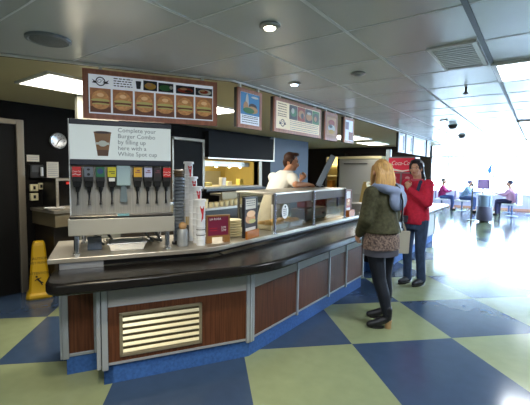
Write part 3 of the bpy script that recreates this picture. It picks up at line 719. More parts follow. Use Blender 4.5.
for z, x1 in ((.125, .10), (.105, .10)): q.box(.03, x1, -.006, -.0055, z, z+.004, fr)
q.build('fine_print', RED, c)
t = thing('lid_pile', V((-2.32, 2.62, .9)), 'pile of cream dishes behind the maroon card', 'dish pile')
for i in range(7):
    MB().lathe((-2.32, 2.62, .902+i*.023), [(.05, 0), (.085, .008), (.088, .019), (.08, .021)], 24).build('dish', CREAM, t, smooth=True)
# burger display stand
org = V((-2.105, 2.545, .9)); rgt = V((-.03, .235, 0))
t, fr, c = stand_sign('display_stand', org, rgt, .225, .37, .012, BLACK, mat('display_grey', 'cfcabb', .5, emit=.1), 'black framed burger picture with an orange foot, beside the glass guard', 'display stand', .03, .018)
fc = lambda a, b, c_: fr(a, -.009 + b, c_)
q = MB(); quad(q, fc, 0, .02, .205, .10, .27); q.m = 1; oval(q, fc, .0012, .11, .18, .085, .045); q.m = 2; oval(q, fc, .002, .12, .225, .075, .03); q.m = 3; oval(q, fc, .0028, .14, .155, .06, .02)
q.build('picture', [FOODS[4], BUN, BUN2, LETT], c)
lines(fc, .0, .04, .19, [.30, .32, .34], c, INK, .006)
MB().box(.01, .225, .0, .022, .001, .075, fr).build('foot', mat('orange_base', 'b06a1e', .45), t, bevel=.004)
o = MB().lathe((-2.42, 2.84, .901), [(.10, 0), (.125, .02), (.13, .03), (.12, .028), (.1, .01)], 28).build('serving_tray', CREAM, smooth=True)
tag(o, 'round cream tray lying behind the display stand', 'tray')

# ---------------------------------------------------------------- glass guard
t = thing('glass_guard', (-2.35, 3.8, .9), 'glass sneeze guard with a steel top and chrome posts along the counter', 'glass guard')
GX0, GX1, GY0, GY1 = -2.58, -2.10, 2.97, 4.68
MB().box(GX0, GX1, GY0, GY1, 1.285, 1.305).build('top', STEEL, t, bevel=.004)
GT = glass('counter_glass', 'e6e3d8', .05)
MB().box(GX1-.02, GX1+.004, GY0, GY1, 1.19, 1.286).build('front_band', mat('guard_band', '6b645c', .5, 0, .2), t, bevel=.003)
MB().box(GX1-.012, GX1-.004, GY0+.02, GY1-.02, .925, 1.19).build('front_pane', GT, t)
MB().box(GX0+.02, GX1-.03, GY0+.006, GY0+.014, .925, 1.285).build('side_pane', GT, t)
MB().box(GX0+.02, GX1-.03, GY1-.014, GY1-.006, .925, 1.285).build('side_pane', GT, t)
for y in (GY0+.012, 3.765, GY1-.07):
    MB().lathe((GX1+.014, y, .901), [(.03, 0), (.03, .008), (.014, .012), (.014, .40)], 16).build('post', CHROME, t, smooth=True)
for y in (GY0+.02, GY1-.02):
    MB().lathe((GX0+.02, y, .901), [(.03, 0), (.03, .008), (.013, .012), (.013, .385)], 16).build('post', CHROME, t, smooth=True)
t = thing('oval_notice', (-2.095, 3.2, 1.12), 'white oval notice with a dark dot stuck on the glass guard', 'notice')
RN = lambda a, b, c_: V((b, a, c_))
q = MB(); oval(q, RN, -2.103, 3.19, 1.105, .06, .075, n=26, th=.003); q.build('plate', WHITE, t)
q = MB(); oval(q, RN, -2.0995, 3.19, 1.155, .014, .012); 
for i, z in enumerate((1.125, 1.105, 1.085, 1.065)): quad(q, RN, -2.0995, 3.155+.005*(i == 3), 3.225-.005*(i == 3), z, z+.006)
q.build('print', INK, t)
for i, (y, y1, mm, lab) in enumerate(((3.10, 3.42, STEEL_L, 'shallow steel food pan behind the oval notice'), (3.46, 3.74, STEEL_L, 'food pan of buns beside the middle chrome post'))):
    t = thing('food_pan', (-2.33, (y+y1)/2, .9), lab, 'food pan', 'food pans under the glass')
    q = MB(); rg_ = lambda s_, z: [V((-2.33+a*.13*s_, (y+y1)/2+b*(y1-y)/2*s_, z)) for a, b in ((-1, -1), (1, -1), (1, 1), (-1, 1))]
    q.loft([rg_(.85, .902), rg_(.97, .955), rg_(1.02, .958), rg_(.95, .956), rg_(.84, .906)]); q.build('tub', mm, t)
    for k in range(6):
        u = y+.06+(y1-y-.12)*(k % 3)/2; xx = -2.38+.1*(k//3)
        o = MB().ell((xx, u, .955), .045, .045, .032).build('burger_bun', mat('bun_crumb', 'c9a566', .6), smooth=True, loc=(xx, u, .93))
        tag(o, 'golden bun lying in the %s under the glass guard' % ('pan behind the oval notice' if i == 0 else 'pan beside the middle chrome post'), 'bun', 'buns in the pan %s' % ('behind the oval notice' if i == 0 else 'beside the middle post'))
t = thing('toaster', (-2.42, 4.25, .9), 'low grey steel toaster under the glass guard', 'toaster')
MB().box(-2.52, -2.30, 3.95, 4.50, .915, 1.055).build('body', STEEL_D, t, bevel=.012)
for y in (4.0, 4.45): 
    for x in (-2.5, -2.32): MB().lathe((x, y, .901), [(.015, 0), (.012, .015)], 10).build('foot', BLACK, t)
for y in (4.08, 4.25): MB().box(-2.46, -2.44, y, y+.13, 1.053, 1.057).build('slot', BLACK, t)
MB().tube((-2.3, 4.40, .98), (-2.28, 4.40, .98), .018).build('knob', BLACK, t)
t = thing('red_carton', (-2.45, 4.2, 1.056), 'reddish-brown carton with a white label on the toaster', 'carton')
MB().box(-2.52, -2.39, 4.10, 4.34, 1.058, 1.22).build('box', mat('carton_red', '6b2f22', .5), t, bevel=.004)
MB().box(-2.389, -2.387, 4.25, 4.33, 1.12, 1.2).build('label_card', WHITE, t)
# screen
t = thing('till_screen', (-2.5, 4.75, 1.306), 'dark tilted till screen facing the server on the steel guard top', 'till screen')
wv = V((-.47, .88, 0)).normalized(); nv = V((.88, .47, 0)).normalized()
b0 = V((-2.47, 4.47, 1.315)); lean = (UPZ*.90 + nv*.43).normalized(); nrm = (nv*.90 - UPZ*.43).normalized()
sc_ = lambda a, b, c_: b0 + wv*a + nrm*b + lean*c_
MB().box(-.10, .26, 0, .075, .03, .48, sc_).build('housing', mat('till_housing', '6d7883', .35, .3), t, bevel=.008)
MB().box(-.08, .24, -.003, 0, .06, .46, sc_).build('screen', mat('till_glass', '1a2026', .1), t)
MB().box(-.02, .18, .02, .12, 0, .02, lambda a, b, c_: b0 + wv*a + nv*b + UPZ*(c_-.007)).build('stand', BLACK, t, bevel=.004)
MB().hexa([sc_(.04, .03, .0)] + [sc_(*q_) for q_ in ((.12, .03, .0), (.12, .06, .0), (.04, .06, .0), (.04, .03, .2), (.12, .03, .2), (.12, .06, .2), (.04, .06, .2))]).build('neck', BLACK, t)
# orange display and bowls beyond the guard
org = V((-2.135, 4.76, .9)); rgt = V((.0, .16, 0))
t, fr, c = stand_sign('display_stand', org, rgt, .19, .36, .012, mat('dusty_brown_frame', '8a5a48', .5), mat('display_grey', 'cfcabb', .5, emit=.1), 'small reddish framed picture with an orange foot, past the end of the glass guard', 'display stand', .03, .02)
fc2 = lambda a, b, c_: fr(a, -.009 + b, c_)
q = MB(); quad(q, fc2, 0, .03, .16, .12, .25); q.m = 1; oval(q, fc2, .0012, .09, .18, .05, .03); q.m = 2; oval(q, fc2, .002, .1, .22, .04, .02); q.build('picture', [FOODS[2], BUN, BUN2], c)
MB().box(.0, .19, .0, .05, .001, .09, fr).build('foot', mat('orange_base2', 'c8742a', .45), t, bevel=.004)
t = thing('bowl_pile', (-2.27, 5.35, .9), 'pile of wide cream bowls on the counter behind the blonde woman', 'bowl pile')
for i in range(4):
    MB().lathe((-2.27, 5.35, .902+i*.028), [(.06, 0), (.10, .02), (.15, .055), (.16, .065), (.15, .063), (.09, .03)], 28).build('bowl', mat('pale_bowl', 'bdb8ad', .4), t, smooth=True)
o = thing('paper_bag', (-2.3, 6.0, .9), 'yellowish paper bag standing on the counter behind the blonde woman', 'paper bag')
MB().hexa([V(p_) for p_ in ((-2.42, 5.85, .901), (-2.2, 5.85, .901), (-2.2, 6.15, .901), (-2.42, 6.15, .901), (-2.34, 5.84, 1.33), (-2.28, 5.84, 1.33), (-2.28, 6.16, 1.33), (-2.34, 6.16, 1.33))]).build('bag', mat('yellow_paper', 'b59a5a', .6), o, bevel=.006)
MB().box(-2.335, -2.285, 5.86, 6.14, 1.33, 1.36).build('folded_top', mat('yellow_paper', 'b59a5a', .6), o)
t = thing('napkin_dispenser', (-2.45, 5.0, .9), 'low steel tray of wrapped cutlery behind the cream bowls', 'cutlery tray')
q = MB(); q.box(-2.61, -2.46, 4.85, 5.9, .901, .912); q.box(-2.61, -2.60, 4.85, 5.9, .912, .97); q.box(-2.47, -2.46, 4.85, 5.9, .912, .97); q.build('tray', STEEL, t)
for i in range(7): MB().tube((-2.585, 4.95+.13*i, .935), (-2.49, 4.98+.13*i, .945), .022, seg=10).build('bundle', CREAM, t, smooth=True)

# ---------------------------------------------------------------- drinks cabinet at the end, posts, steel cabinet
t = thing('drinks_cabinet', (-2.48, 8.3, .9), 'red drinks cabinet with white script sign behind the woman in red', 'drinks cabinet')
fr = lambda a, b, c_: V((-2.73 + a, 8.25 - b, c_))
MB().box(0, .58, -.35, 0, .905, 1.86, fr).build('body', mat('cabinet_grey', '8b8f96', .4, .3), t, bevel=.01)
REDL = mat('red_backlit', 'b3203a', .4, emit=.35)
hdn = MB().box(.02, .56, 0, .02, 1.53, 1.83, fr).build('sign_panel', REDL, t)
writing('Coca-Cola', .135, fr(.30, .022, 1.72), (1, 0, 0), UPZ, WHITE, hdn, 'sign_lettering', 'CENTER', .35, sx=.78)
q = MB(); top = [(0, 1.66), (.12, 1.60), (.30, 1.565), (.54, 1.60)]; bot = [(.54, 1.585), (.30, 1.535), (.12, 1.555), (0, 1.58)]
q.prism([fr(.02+a, .0215, z) for a, z in top+bot], (0, -.001, 0)); q.build('white_wave', WHITE, hdn)
for a in (.03, .31):
    o = MB().box(a, a+.24, 0, .015, 1.22, 1.50, fr).build('drink_panel', mat('dark_red_panel', '8c1c34', .4, emit=.15), t)
    q = MB(); oval(q, fr, .0165, a+.12, 1.40, .05, .04); q.build('drink_picture', mat('pink_print', 'c98a90', .5), o)
MB().box(.03, .55, 0, .012, .93, 1.18, fr).build('tap_panel', STEEL_L, t)
t = thing('counter_post', (-2.93, 8.9, 0), 'slim grey post beside the red drinks cabinet', 'post', 'grey posts')
MB().box(-2.99, -2.88, 8.85, 8.95, .001, 2.06).build('shaft', mat('grey_post', '8fa0aa', .4, .3), t, bevel=.006)
MB().box(-3.01, -2.86, 8.83, 8.97, .001, .03).build('base', STEEL_D, t)
KS = 1.225
def far(x, y, z): return V((x*KS, y*KS, z if z < .95 else H + (z-H)*KS))
t = thing('steel_cabinet', far(-3.55, 8.9, 0), 'tall stainless steel cabinet with a rounded hood in the kitchen', 'steel cabinet')
SCF = mat('cabinet_steel', 'b9b9b4', .4, .45)
MB().box(-4.12, -3.04, 8.66, 9.18, .06, 1.84, far).build('body', SCF, t, bevel=.05)
d_ = MB().box(-4.08, -3.08, 8.645, 8.66, .96, 1.76, far).build('door', SCF, t, bevel=.01)
MB().tube(far(-3.95, 8.62, 1.72), far(-3.35, 8.62, 1.72), .012).build('handle', BLACK, d_)
MB().box(-4.14, -3.02, 8.64, 9.18, 1.84, 1.90, far).build('top_trim', CREAM, t, bevel=.01)
for x in (-4.08, -3.1):
    for y in (8.72, 9.1): MB().box(x-.03, x+.03, y-.03, y+.03, .001, .06, far).build('foot', BLACK, t)
t = thing('door_post', far(-4.27, 9.1, 0), 'black post beside the lit pantry doorway with two pale switches', 'post')
MB().box(-4.36, -4.16, 9.1, 9.3, .001, 2.0, far).build('shaft', BLACK, t)
for z in (1.72, 1.15): MB().lathe(far(-4.27, 9.1, z), [(.035, 0), (.03, .012), (.004, .014)], 14, (0, -1, 0)).build('switch', CREAM, t)
t = thing('pantry_shelf', (-5.9, 12.6, 0), 'pale shelf unit with goods inside the lit pantry doorway', 'shelf')
for x in (-6.6, -5.4): MB().box(x-.02, x+.02, 12.3, 12.8, .001, 1.9).build('upright', STEEL_L, t)
for z in (.4, .9, 1.35, 1.75): MB().box(-6.58, -5.42, 12.3, 12.8, z, z+.03).build('board', CREAM, t)
o = MB().box(-6.5, -6.15, 12.4, 12.7, .931, 1.2).build('storage_tub', mat('amber_tub', 'a8752e', .5), bevel=.02); tag(o, 'amber tub on the pantry shelf', 'tub')

# ---------------------------------------------------------------- back of the kitchen
t = thing('wall_clock', (WX, 2.297, 1.872), 'round white wall clock on the black wall', 'clock')
MB().lathe((WX+.001, 2.297, 1.872), [(.10, 0), (.105, .02), (.098, .035), (.09, .03)], 32, (1, 0, 0)).build('rim', STEEL_L, t, smooth=True)
MB().lathe((WX+.028, 2.297, 1.872), [(.09, 0), (.09, .003)], 32, (1, 0, 0)).build('face', mat('clock_face', 'c4bfb2', .6), t)
q = MB()
for k in range(12):
    a = math.pi*k/6; c_ = math.cos(a); s_ = math.sin(a); q.box(WX+.0305, WX+.032, 2.297+.072*s_-.004, 2.297+.072*s_+.004, 1.872+.072*c_-.006, 1.872+.072*c_+.006)
q.build('hour_marks', INK, t)
for a, l_ in ((.9, .045), (3.6, .065)):
    MB().tube((WX+.034, 2.297, 1.872), (WX+.034, 2.297+l_*math.sin(a), 1.872+l_*math.cos(a)), .004, seg=6).build('hand', INK, t)
def wall_sheet(y0, y1, z0, z1, m, label, name='notice_sheet', th=.004, cat='notice', ink=True):
    t = thing(name, (WX, (y0+y1)/2, z0), label, cat)
    MB().box(WX+.001, WX+th, y0, y1, z0, z1).build('sheet', m, t)
    if ink:
        q = MB(); z = z1-.03
        while z > z0+.015: q.box(WX+th, WX+th+.0008, y0+.012, y1-.015, z, z+.006); z -= .024
        q.build('print', mat('grey_ink', '7d7f8c', .6), t)
    return t
SH = mat('kitchen_paper', 'bdb9ac', .6)
wall_sheet(1.93, 2.07, 1.60, 1.68, SH, 'small pale notice high on the black wall, above the phone')
wall_sheet(2.155, 2.30, 1.395, 1.60, SH, 'taller pale notice sheet below the wall clock')
t = thing('wall_phone', (WX, 2.02, 1.40), 'black wall phone with a pale handset on the black wall', 'phone')
MB().box(WX, WX+.05, 1.945, 2.10, 1.395, 1.56).build('body', BLACK, t, bevel=.008)
MB().box(WX+.05, WX+.06, 1.96, 2.04, 1.47, 1.55).build('keypad', DGREY, t)
MB().box(WX+.05, WX+.08, 2.055, 2.085, 1.42, 1.53).build('handset', mat('pale_handset', 'b9bcc0', .5), t, bevel=.008)
for (y0, y1, z0, z1, lab) in ((1.945, 2.035, 1.235, 1.32, 'upper cream switch box below the wall phone'), (1.945, 2.035, 1.12, 1.21, 'lower cream switch box below the wall phone'), (2.045, 2.092, 1.255, 1.335, 'small cream light switch beside the microwave')):
    t = thing('switch_box', (WX, (y0+y1)/2, z0), lab, 'switch', 'cream switches on the black wall')
    MB().box(WX, WX+.04, y0, y1, z0, z1).build('box', CREAM, t, bevel=.006)
    MB().box(WX+.04, WX+.048, (y0+y1)/2-.012, (y0+y1)/2+.012, (z0+z1)/2-.02, (z0+z1)/2+.02).build('rocker', BLACK, t)
t = thing('microwave_oven', (-4.85, 2.32, 1.04), 'black oven in a steel surround with a red tag, on the back counter', 'oven')
MB().box(WX+.003, -4.70, 2.10, 2.62, 1.035, 1.40).build('body', BLACK, t)
f = MB(); f.box(-4.70, -4.685, 2.10, 2.62, 1.37, 1.40); f.box(-4.70, -4.685, 2.10, 2.13, 1.035, 1.37); f.box(-4.70, -4.685, 2.13, 2.62, 1.035, 1.06); f.build('surround', STEEL, t)
MB().box(-4.70, -4.69, 2.14, 2.6, 1.07, 1.36).build('door', mat('oven_glass', '0e0e10', .15), t)
MB().box(-4.69, -4.686, 2.22, 2.34, 1.325, 1.355).build('red_tag', mat('red_tag', 'c0261c', .4, emit=.3), t)
t = thing('back_counter', (-4.75, 2.8, 0), 'steel back counter with a dull steel front against the black wall', 'counter')
MB().box(WX+.003, -4.42, 1.95, 4.05, 1.0, 1.034).build('top', STEEL, t)
MB().box(WX+.003, -4.44, 1.97, 4.03, .84, 1.0).build('front', mat('dull_steel', '8a7d62', .45, .5), t)
MB().box(WX+.003, -4.55, 2.0, 4.0, .001, .84).build('carcass', mat('dark_brown_cabinet', '2b2218', .5), t)
o = MB().lathe((-4.62, 2.05, 1.036), [(.08, 0), (.11, .012), (.115, .02), (.09, .01)], 24).build('plate', WHITE, smooth=True); tag(o, 'pale plate on the back counter below the oven', 'plate')
# prep table below the hatch
t = thing('prep_table', (-4.7, 5.7, 0), 'steel prep table below the lit serving hatch', 'table')
MB().box(WX+.14, -4.35, 4.2, 6.95, .855, .895).build('top', STEEL, t, bevel=.004)
MB().box(WX+.14, -4.62, 4.92, 6.95, 1.06, 1.10).build('over_shelf', STEEL, t, bevel=.004)
MB().box(-4.63, -4.60, 4.92, 6.95, .93, 1.125).build('shelf_front', mat('dull_steel', '8a7d62', .45, .5), t)
MB().box(WX+.14, -4.42, 4.24, 6.9, .1, .855).build('cabinet', STEEL_D, t)
for y in (4.95, 5.9, 6.9): MB().box(-4.70, -4.67, y, y+.03, .895, 1.06).build('shelf_leg', STEEL, t)
for x in (-4.9, -4.45):
    for y in (4.28, 6.85): MB().tube((x, y, .001), (x, y, .1), .02).build('leg', STEEL, t)
c0_ = None
for i in range(8):
    y = 4.36+i*.128; h_ = [.13, .07, .07, .08, .09, .10, .10, .11][i]
    t = thing('sauce_tub', (-4.45, y, .896), '', 'tub', 'cream tubs along the prep table')
    t['label'] = ['tall cream tub at the head of the row on the prep table', 'low cream tub second in the prep table row', 'low cream tub third in the prep table row', 'cream tub fourth in the prep table row', 'cream tub fifth in the prep table row', 'cream tub sixth in the prep table row', 'cream tub seventh in the prep table row', 'cream tub last in the row, nearest the burger picture stand'][i]
    MB().lathe((-4.45, y, .897), [(.032, 0), (.042, h_), (.036, h_)], 16).build('tub', CREAM, t, smooth=True)
    MB().lathe((-4.45, y, .897+h_), [(.044, 0), (.044, .008), (.03, .012)], 16).build('lid', mat('tub_lid', 'a8986a', .5), t, smooth=True)
o = MB().box(-4.58, -4.40, 5.45, 5.95, .896, 1.03).build('condiment_bin', mat('dark_olive_bin', '3a3a2c', .5), bevel=.01); tag(o, 'dark olive bin on the prep table behind the burger picture stand', 'bin')
# hatch room equipment
t = thing('heat_lamp_bar', (-5.4, 5.7, 1.60), 'bar of three bright heat lamps inside the serving hatch', 'heat lamp')
MB().box(-5.5, -5.25, 4.92, 6.5, 1.655, 1.70).build('hood', STEEL, t)
MB().box(-5.27, -5.25, 4.92, 6.5, 1.60, 1.655).build('front_lip', STEEL, t)
for y in (5.15, 5.55, 5.95, 6.3):
    MB().lathe((-5.36, y, 1.655), [(.03, 0), (.05, -.02), (.075, -.065), (.06, -.06)], 18).build('shade', STEEL_L, t, smooth=True)
    MB().ell((-5.36, y, 1.60), .035, .035, .03).build('bulb', mat('heat_bulb', 'fff0c0', .5, emit=8), t, smooth=True)
t = thing('pass_shelf', (-5.5, 5.8, 1.1), 'steel pass shelf inside the serving hatch', 'shelf')
MB().box(-5.75, -5.18, 4.9, 6.6, 1.165, 1.195).build('board', STEEL, t)
for y in (5.0, 6.5): MB().box(-5.6, -5.55, y, y+.04, 0, 1.165).build('leg', STEEL, t)
YEL = mat('food_wrap', 'c7b560', .5)
for (x, y, sx, sy, sz, m_, lab) in ((-5.45, 5.06, .06, .05, .10, YEL, 'yellow wrapped pack nearest the door end of the hatch'), (-5.5, 5.4, .08, .10, .07, YEL, 'low yellow pack on the hatch shelf'), (-5.4, 5.78, .05, .06, .17, WHITE, 'upright white carton on the hatch shelf'), (-5.55, 6.12, .06, .07, .08, CREAM, 'cream box beside the white carton in the hatch'), (-5.45, 6.40, .06, .06, .13, YEL, 'yellow pack at the far end of the hatch')):
    o = MB().box(x-sx, x+sx, y-sy, y+sy, 1.197, 1.197+sz).build('food_pack', m_, bevel=.008); tag(o, lab, 'food pack', 'packs on the hatch shelf')
t = thing('hatch_range', (-6.5, 5.8, 0), 'steel cooking range at the back of the hatch room', 'range')
MB().box(-6.88, -6.25, 4.5, 7.2, .001, 1.15).build('body', STEEL, t)
MB().box(-6.88, -6.80, 4.5, 7.2, 1.15, 1.5).build('splash_back', STEEL_L, t)
MB().hexa([V(p_) for p_ in ((-6.88, 5.1, 1.5), (-6.4, 5.1, 1.5), (-6.4, 6.0, 1.5), (-6.88, 6.0, 1.5), (-6.88, 5.2, 1.75), (-6.7, 5.2, 1.75), (-6.7, 5.9, 1.75), (-6.88, 5.9, 1.75))]).build('canopy', STEEL, t)

# ---------------------------------------------------------------- wet floor cone
t = thing('floor_sign', (-4.72, 1.92, 0), 'yellow four-sided wet floor sign standing beside the counter end', 'floor sign')
YP = mat('yellow_plastic', 'c9a012', .45)
fx = V((.755, -.656, 0)); 
ang = math.radians(-24); A = V((math.cos(ang), math.sin(ang), 0)); B = V((-math.sin(ang), math.cos(ang), 0))
cn = V((-4.72, 1.90, 0))
fr = lambda a, b, c_: cn + A*b + B*a + UPZ*c_
def sq(s_, z, r=.25):
    s_ = s_*.84
    return [fr(x*s_, y_*s_, z) for x, y_ in ((-1, -1+r), (-1+r, -1), (1-r, -1), (1, -1+r), (1, 1-r), (1-r, 1), (-1+r, 1), (-1, 1-r))]
MB().loft([sq(.155, .001), sq(.165, .02), sq(.16, .05), sq(.142, .07)]).build('base', YP, t)
MB().loft([sq(.135, .07), sq(.128, .10), sq(.078, .62), sq(.066, .655), sq(.05, .665)]).build('body', YP, t)
up_ = (UPZ + A*(-.096)).normalized()
def onface(z): return (.128 - (z-.10)*.096)*.84 + .003
for s_, z, sz in (('CAUTION', .47, .044), ('WET FLOOR', .42, .036), ('ATTENTION', .30, .036)):
    writing(s_, sz, fr(0, onface(z), z), B, up_, BLACK, t, 'lettering', 'CENTER')
q = MB(); zf = lambda a, z: fr(a, onface(z)+.001, z)
def stroke(p0, p1, wd):
    d = V((p1[0]-p0[0], p1[1]-p0[1], 0)).normalized()*wd; n_ = V((-d.y, d.x, 0))
    q.prism([zf(p0[0]+n_.x, p0[1]+n_.y), zf(p0[0]-n_.x, p0[1]-n_.y), zf(p1[0]-n_.x, p1[1]-n_.y), zf(p1[0]+n_.x, p1[1]+n_.y)], A*.001)
for p0, p1, wd in (((-.02, .24), (.01, .20), .009), ((.01, .20), (.04, .185), .006), ((.01, .20), (.03, .16), .006), ((-.015, .235), (.02, .245), .005), ((-.02, .235), (-.045, .215), .005)): stroke(p0, p1, wd)
q.prism([zf(-.026+.012*math.cos(k_*.6), .262+.012*math.sin(k_*.6)) for k_ in range(10)], A*.001)
q.build('slipping_figure', BLACK, t)

# ---------------------------------------------------------------- lounge at the far end
t = thing('waste_bin', (-1.367, 13.4, 0), 'round dark waste bin with a glassy upper band and flat pale top', 'bin')
bx, by = -1.367, 13.4
MB().lathe((bx, by, .001), [(.13, 0), (.14, .05), (.16, .06)], 24).build('foot', BLACK, t, smooth=True)
MB().lathe((bx, by, .06), [(.21, 0), (.225, .02), (.225, .42), (.21, .44)], 28).build('drum', mat('bin_purple_grey', '4f4c63', .45), t, smooth=True)
MB().lathe((bx, by, .50), [(.19, 0), (.19, .34)], 28).build('upper_band', mat('pale_blue_metal', 'a8bcd4', .25, .5), t, smooth=True)
MB().lathe((bx, by, .84), [(.25, 0), (.26, .012), (.25, .03)], 28).build('lid', WHITE, t, smooth=True)
for a in (.7, 2.3, 3.9, 5.5): MB().tube((bx+.21*math.cos(a), by+.21*math.sin(a), .48), (bx+.21*math.cos(a), by+.21*math.sin(a), .85), .012, seg=8).build('upright', CHROME, t)
t = thing('barrier_post', (-1.75, 13.6, 0), 'slim dark upright post beside the waste bin', 'post')
MB().tube((-1.75, 13.6, .02), (-1.75, 13.6, 1.15), .025).build('pole', STEEL_D, t); MB().lathe((-1.75, 13.6, .001), [(.14, 0), (.13, .02), (.03, .03)], 20).build('base', STEEL_D, t, smooth=True)
MB().ell((-1.75, 13.6, 1.16), .035, .035, .03).build('cap', STEEL_D, t, smooth=True)
def lounge_table(x, y, label):
    t = thing('cafe_table', (x, y, 0), label, 'table', 'white lounge tables')
    MB().lathe((x, y, .72), [(.40, 0), (.41, .015), (.40, .03)], 28).build('top', WHITE, t, smooth=True)
    MB().tube((x, y, .03), (x, y, .72), .035).build('column', mat('slate_metal', '56678c', .4, .3), t); MB().lathe((x, y, .001), [(.25, 0), (.24, .02), (.05, .03)], 24).build('foot', mat('slate_metal', '56678c', .4, .3), t, smooth=True)
    return t
lt1 = lounge_table(-1.62, 16.6, 'white round table the stooping person leans on')
lt2_ = dup(lt1, (1.45, .5, 0), 'white round table under the window past the waste bin')
def seat(x, y, rz, label):
    t = thing('lounge_chair', (x, y, 0), label, 'chair', 'lounge chairs')
    c_, s_ = math.cos(rz), math.sin(rz); fr = lambda a, b, z: V((x + c_*a - s_*b, y + s_*a + c_*b, z))
    MB().box(-.24, .24, -.24, .24, .40, .46, fr).build('seat', WHITE, t, bevel=.02)
    MB().box(-.24, -.19, -.24, .24, .46, .86, fr).build('backrest', mat('mauve_shell', 'a58fb8', .5), t, bevel=.015)
    MB().tube(fr(0, 0, .03), fr(0, 0, .40), .03).build('column', mat('slate_metal', '56678c', .4, .3), t)
    MB().lathe(fr(0, 0, .001), [(.2, 0), (.19, .02), (.04, .03)], 20).build('foot', mat('slate_metal', '56678c', .4, .3), t, smooth=True)
seat(-2.50, 16.7, -.1, 'white lounge chair under the stooping person in pale blue')
seat(-3.32, 17.0, .1, 'white lounge chair under the person in magenta')
seat(-.95, 17.3, math.pi, 'lounge chair past the waste bin, under the window')
seat(-.78, 15.9, math.pi*.9, 'lounge chair under the person at the window end')
t = thing('seat_screen', (-1.62, 15.6, 0), 'square mauve panel on a stand above the waste bin top', 'panel')
MB().box(-1.86, -1.50, 15.58, 15.62, .95, 1.32).build('panel', mat('mauve_panel', 'b48ab8', .5), t, bevel=.02)
MB().box(-1.50, -1.47, 15.57, 15.63, .95, 1.32).build('edge', mat('dark_violet', '4a3a66', .5), t)
MB().tube((-1.67, 15.6, .02), (-1.67, 15.6, .95), .025).build('pole', STEEL_D, t); MB().lathe((-1.67, 15.6, .001), [(.18, 0), (.17, .02), (.03, .03)], 20).build('base', STEEL_D, t, smooth=True)
t = thing('window_sticker', (-1.9, FY-.005, 1.6), 'small blue leaf-shaped sign hanging in the far window', 'sign')
q = MB(); 
ax0, az0 = -1.80, 1.72
q.prism([V((ax0+a, FY-.03, az0+b)) for a, b in ((0, -.22), (.09, -.17), (.09, .05), (.14, .25), (.13, .42), (.09, .22), (-.04, .02), (-.07, -.08))], (0, .012, 0)); q.build('shape', mat('sign_blue', '3f6fb0', .5), t)
MB().box(ax0-.28, ax0-.04, FY-.03, FY-.018, az0-.05, az0-.02).build('arm', mat('sign_blue', '3f6fb0', .5), t)
MB().tube((ax0+.1, FY-.024, az0+.3), (ax0+.1, FY-.024, 2.2), .004, seg=6).build('wire', STEEL_D, t)

# ---------------------------------------------------------------- people
SKIN = mat('skin', 'c99a7e', .55, 0, .35); SKIN2 = mat('skin_tan', 'c08a68', .55, 0, .35); LIP = mat('lips', 'a5575a', .5); EYEW = mat('eye', 'bfb3a8', .6); IRIS = mat('iris', '2a1c14', .3)
class Fig:
    def __init__(s, name, label, base, F, ht):
        s.b = V(base); F = V((F[0], F[1], 0)).normalized(); s.F = F; s.S = V((F.y, -F.x, 0)); s.t = thing(name, base, label, 'person')
        s.ht = ht
    def q(s, f, r, u): return s.b + s.F*f + s.S*r + UPZ*u
def head(mb, c, F, S, U, k=1.0):
    """skull, jaw, nose, ears; c is the head centre (eye height)"""
    q = lambda f, r, u: c + F*(f*k) + S*(r*k) + U*(u*k)
    mb.ell(q(-.012, 0, .03), .095*k, .077*k, .095*k, (F, S, U)); mb.ell(q(.022, 0, -.035), .070*k, .062*k, .085*k, (F, S, U))
    mb.ell(q(.052, 0, -.088), .030*k, .036*k, .026*k, (F, S, U)); mb.cap(q(.085, 0, .0), .010*k, q(.107, 0, -.035), .015*k)
    mb.ell(q(.076, 0, .022), .018*k, .055*k, .012*k, (F, S, U))
    mb.ell(q(.083, 0, -.062), .014*k, .024*k, .011*k, (F, S, U))
    for r in (-1, 1):
        mb.ell(q(-.005, r*.079, -.012), .020*k, .010*k, .032*k, (F, S, U)); mb.ell(q(.062, r*.040, -.03), .022*k, .022*k, .022*k, (F, S, U))
    return q
def face_parts(q, t, k=1.0):
    for r in (-1, 1):
        e = MB().ell(q(.078, r*.032, .002), .012*k, .010*k, .0065*k).build('eye', EYEW, t, smooth=True)
        MB().ell(q(.089, r*.032, .002), .0045*k, .0055*k, .0055*k).build('iris', IRIS, e, smooth=True)
        MB().caps([q(.086, r*.016, .024), q(.087, r*.034, .029), q(.078, r*.052, .023)], [.0022*k, .0028*k, .0016*k], 6).build('eyebrow', mat('brow', '3a281c', .7), t)
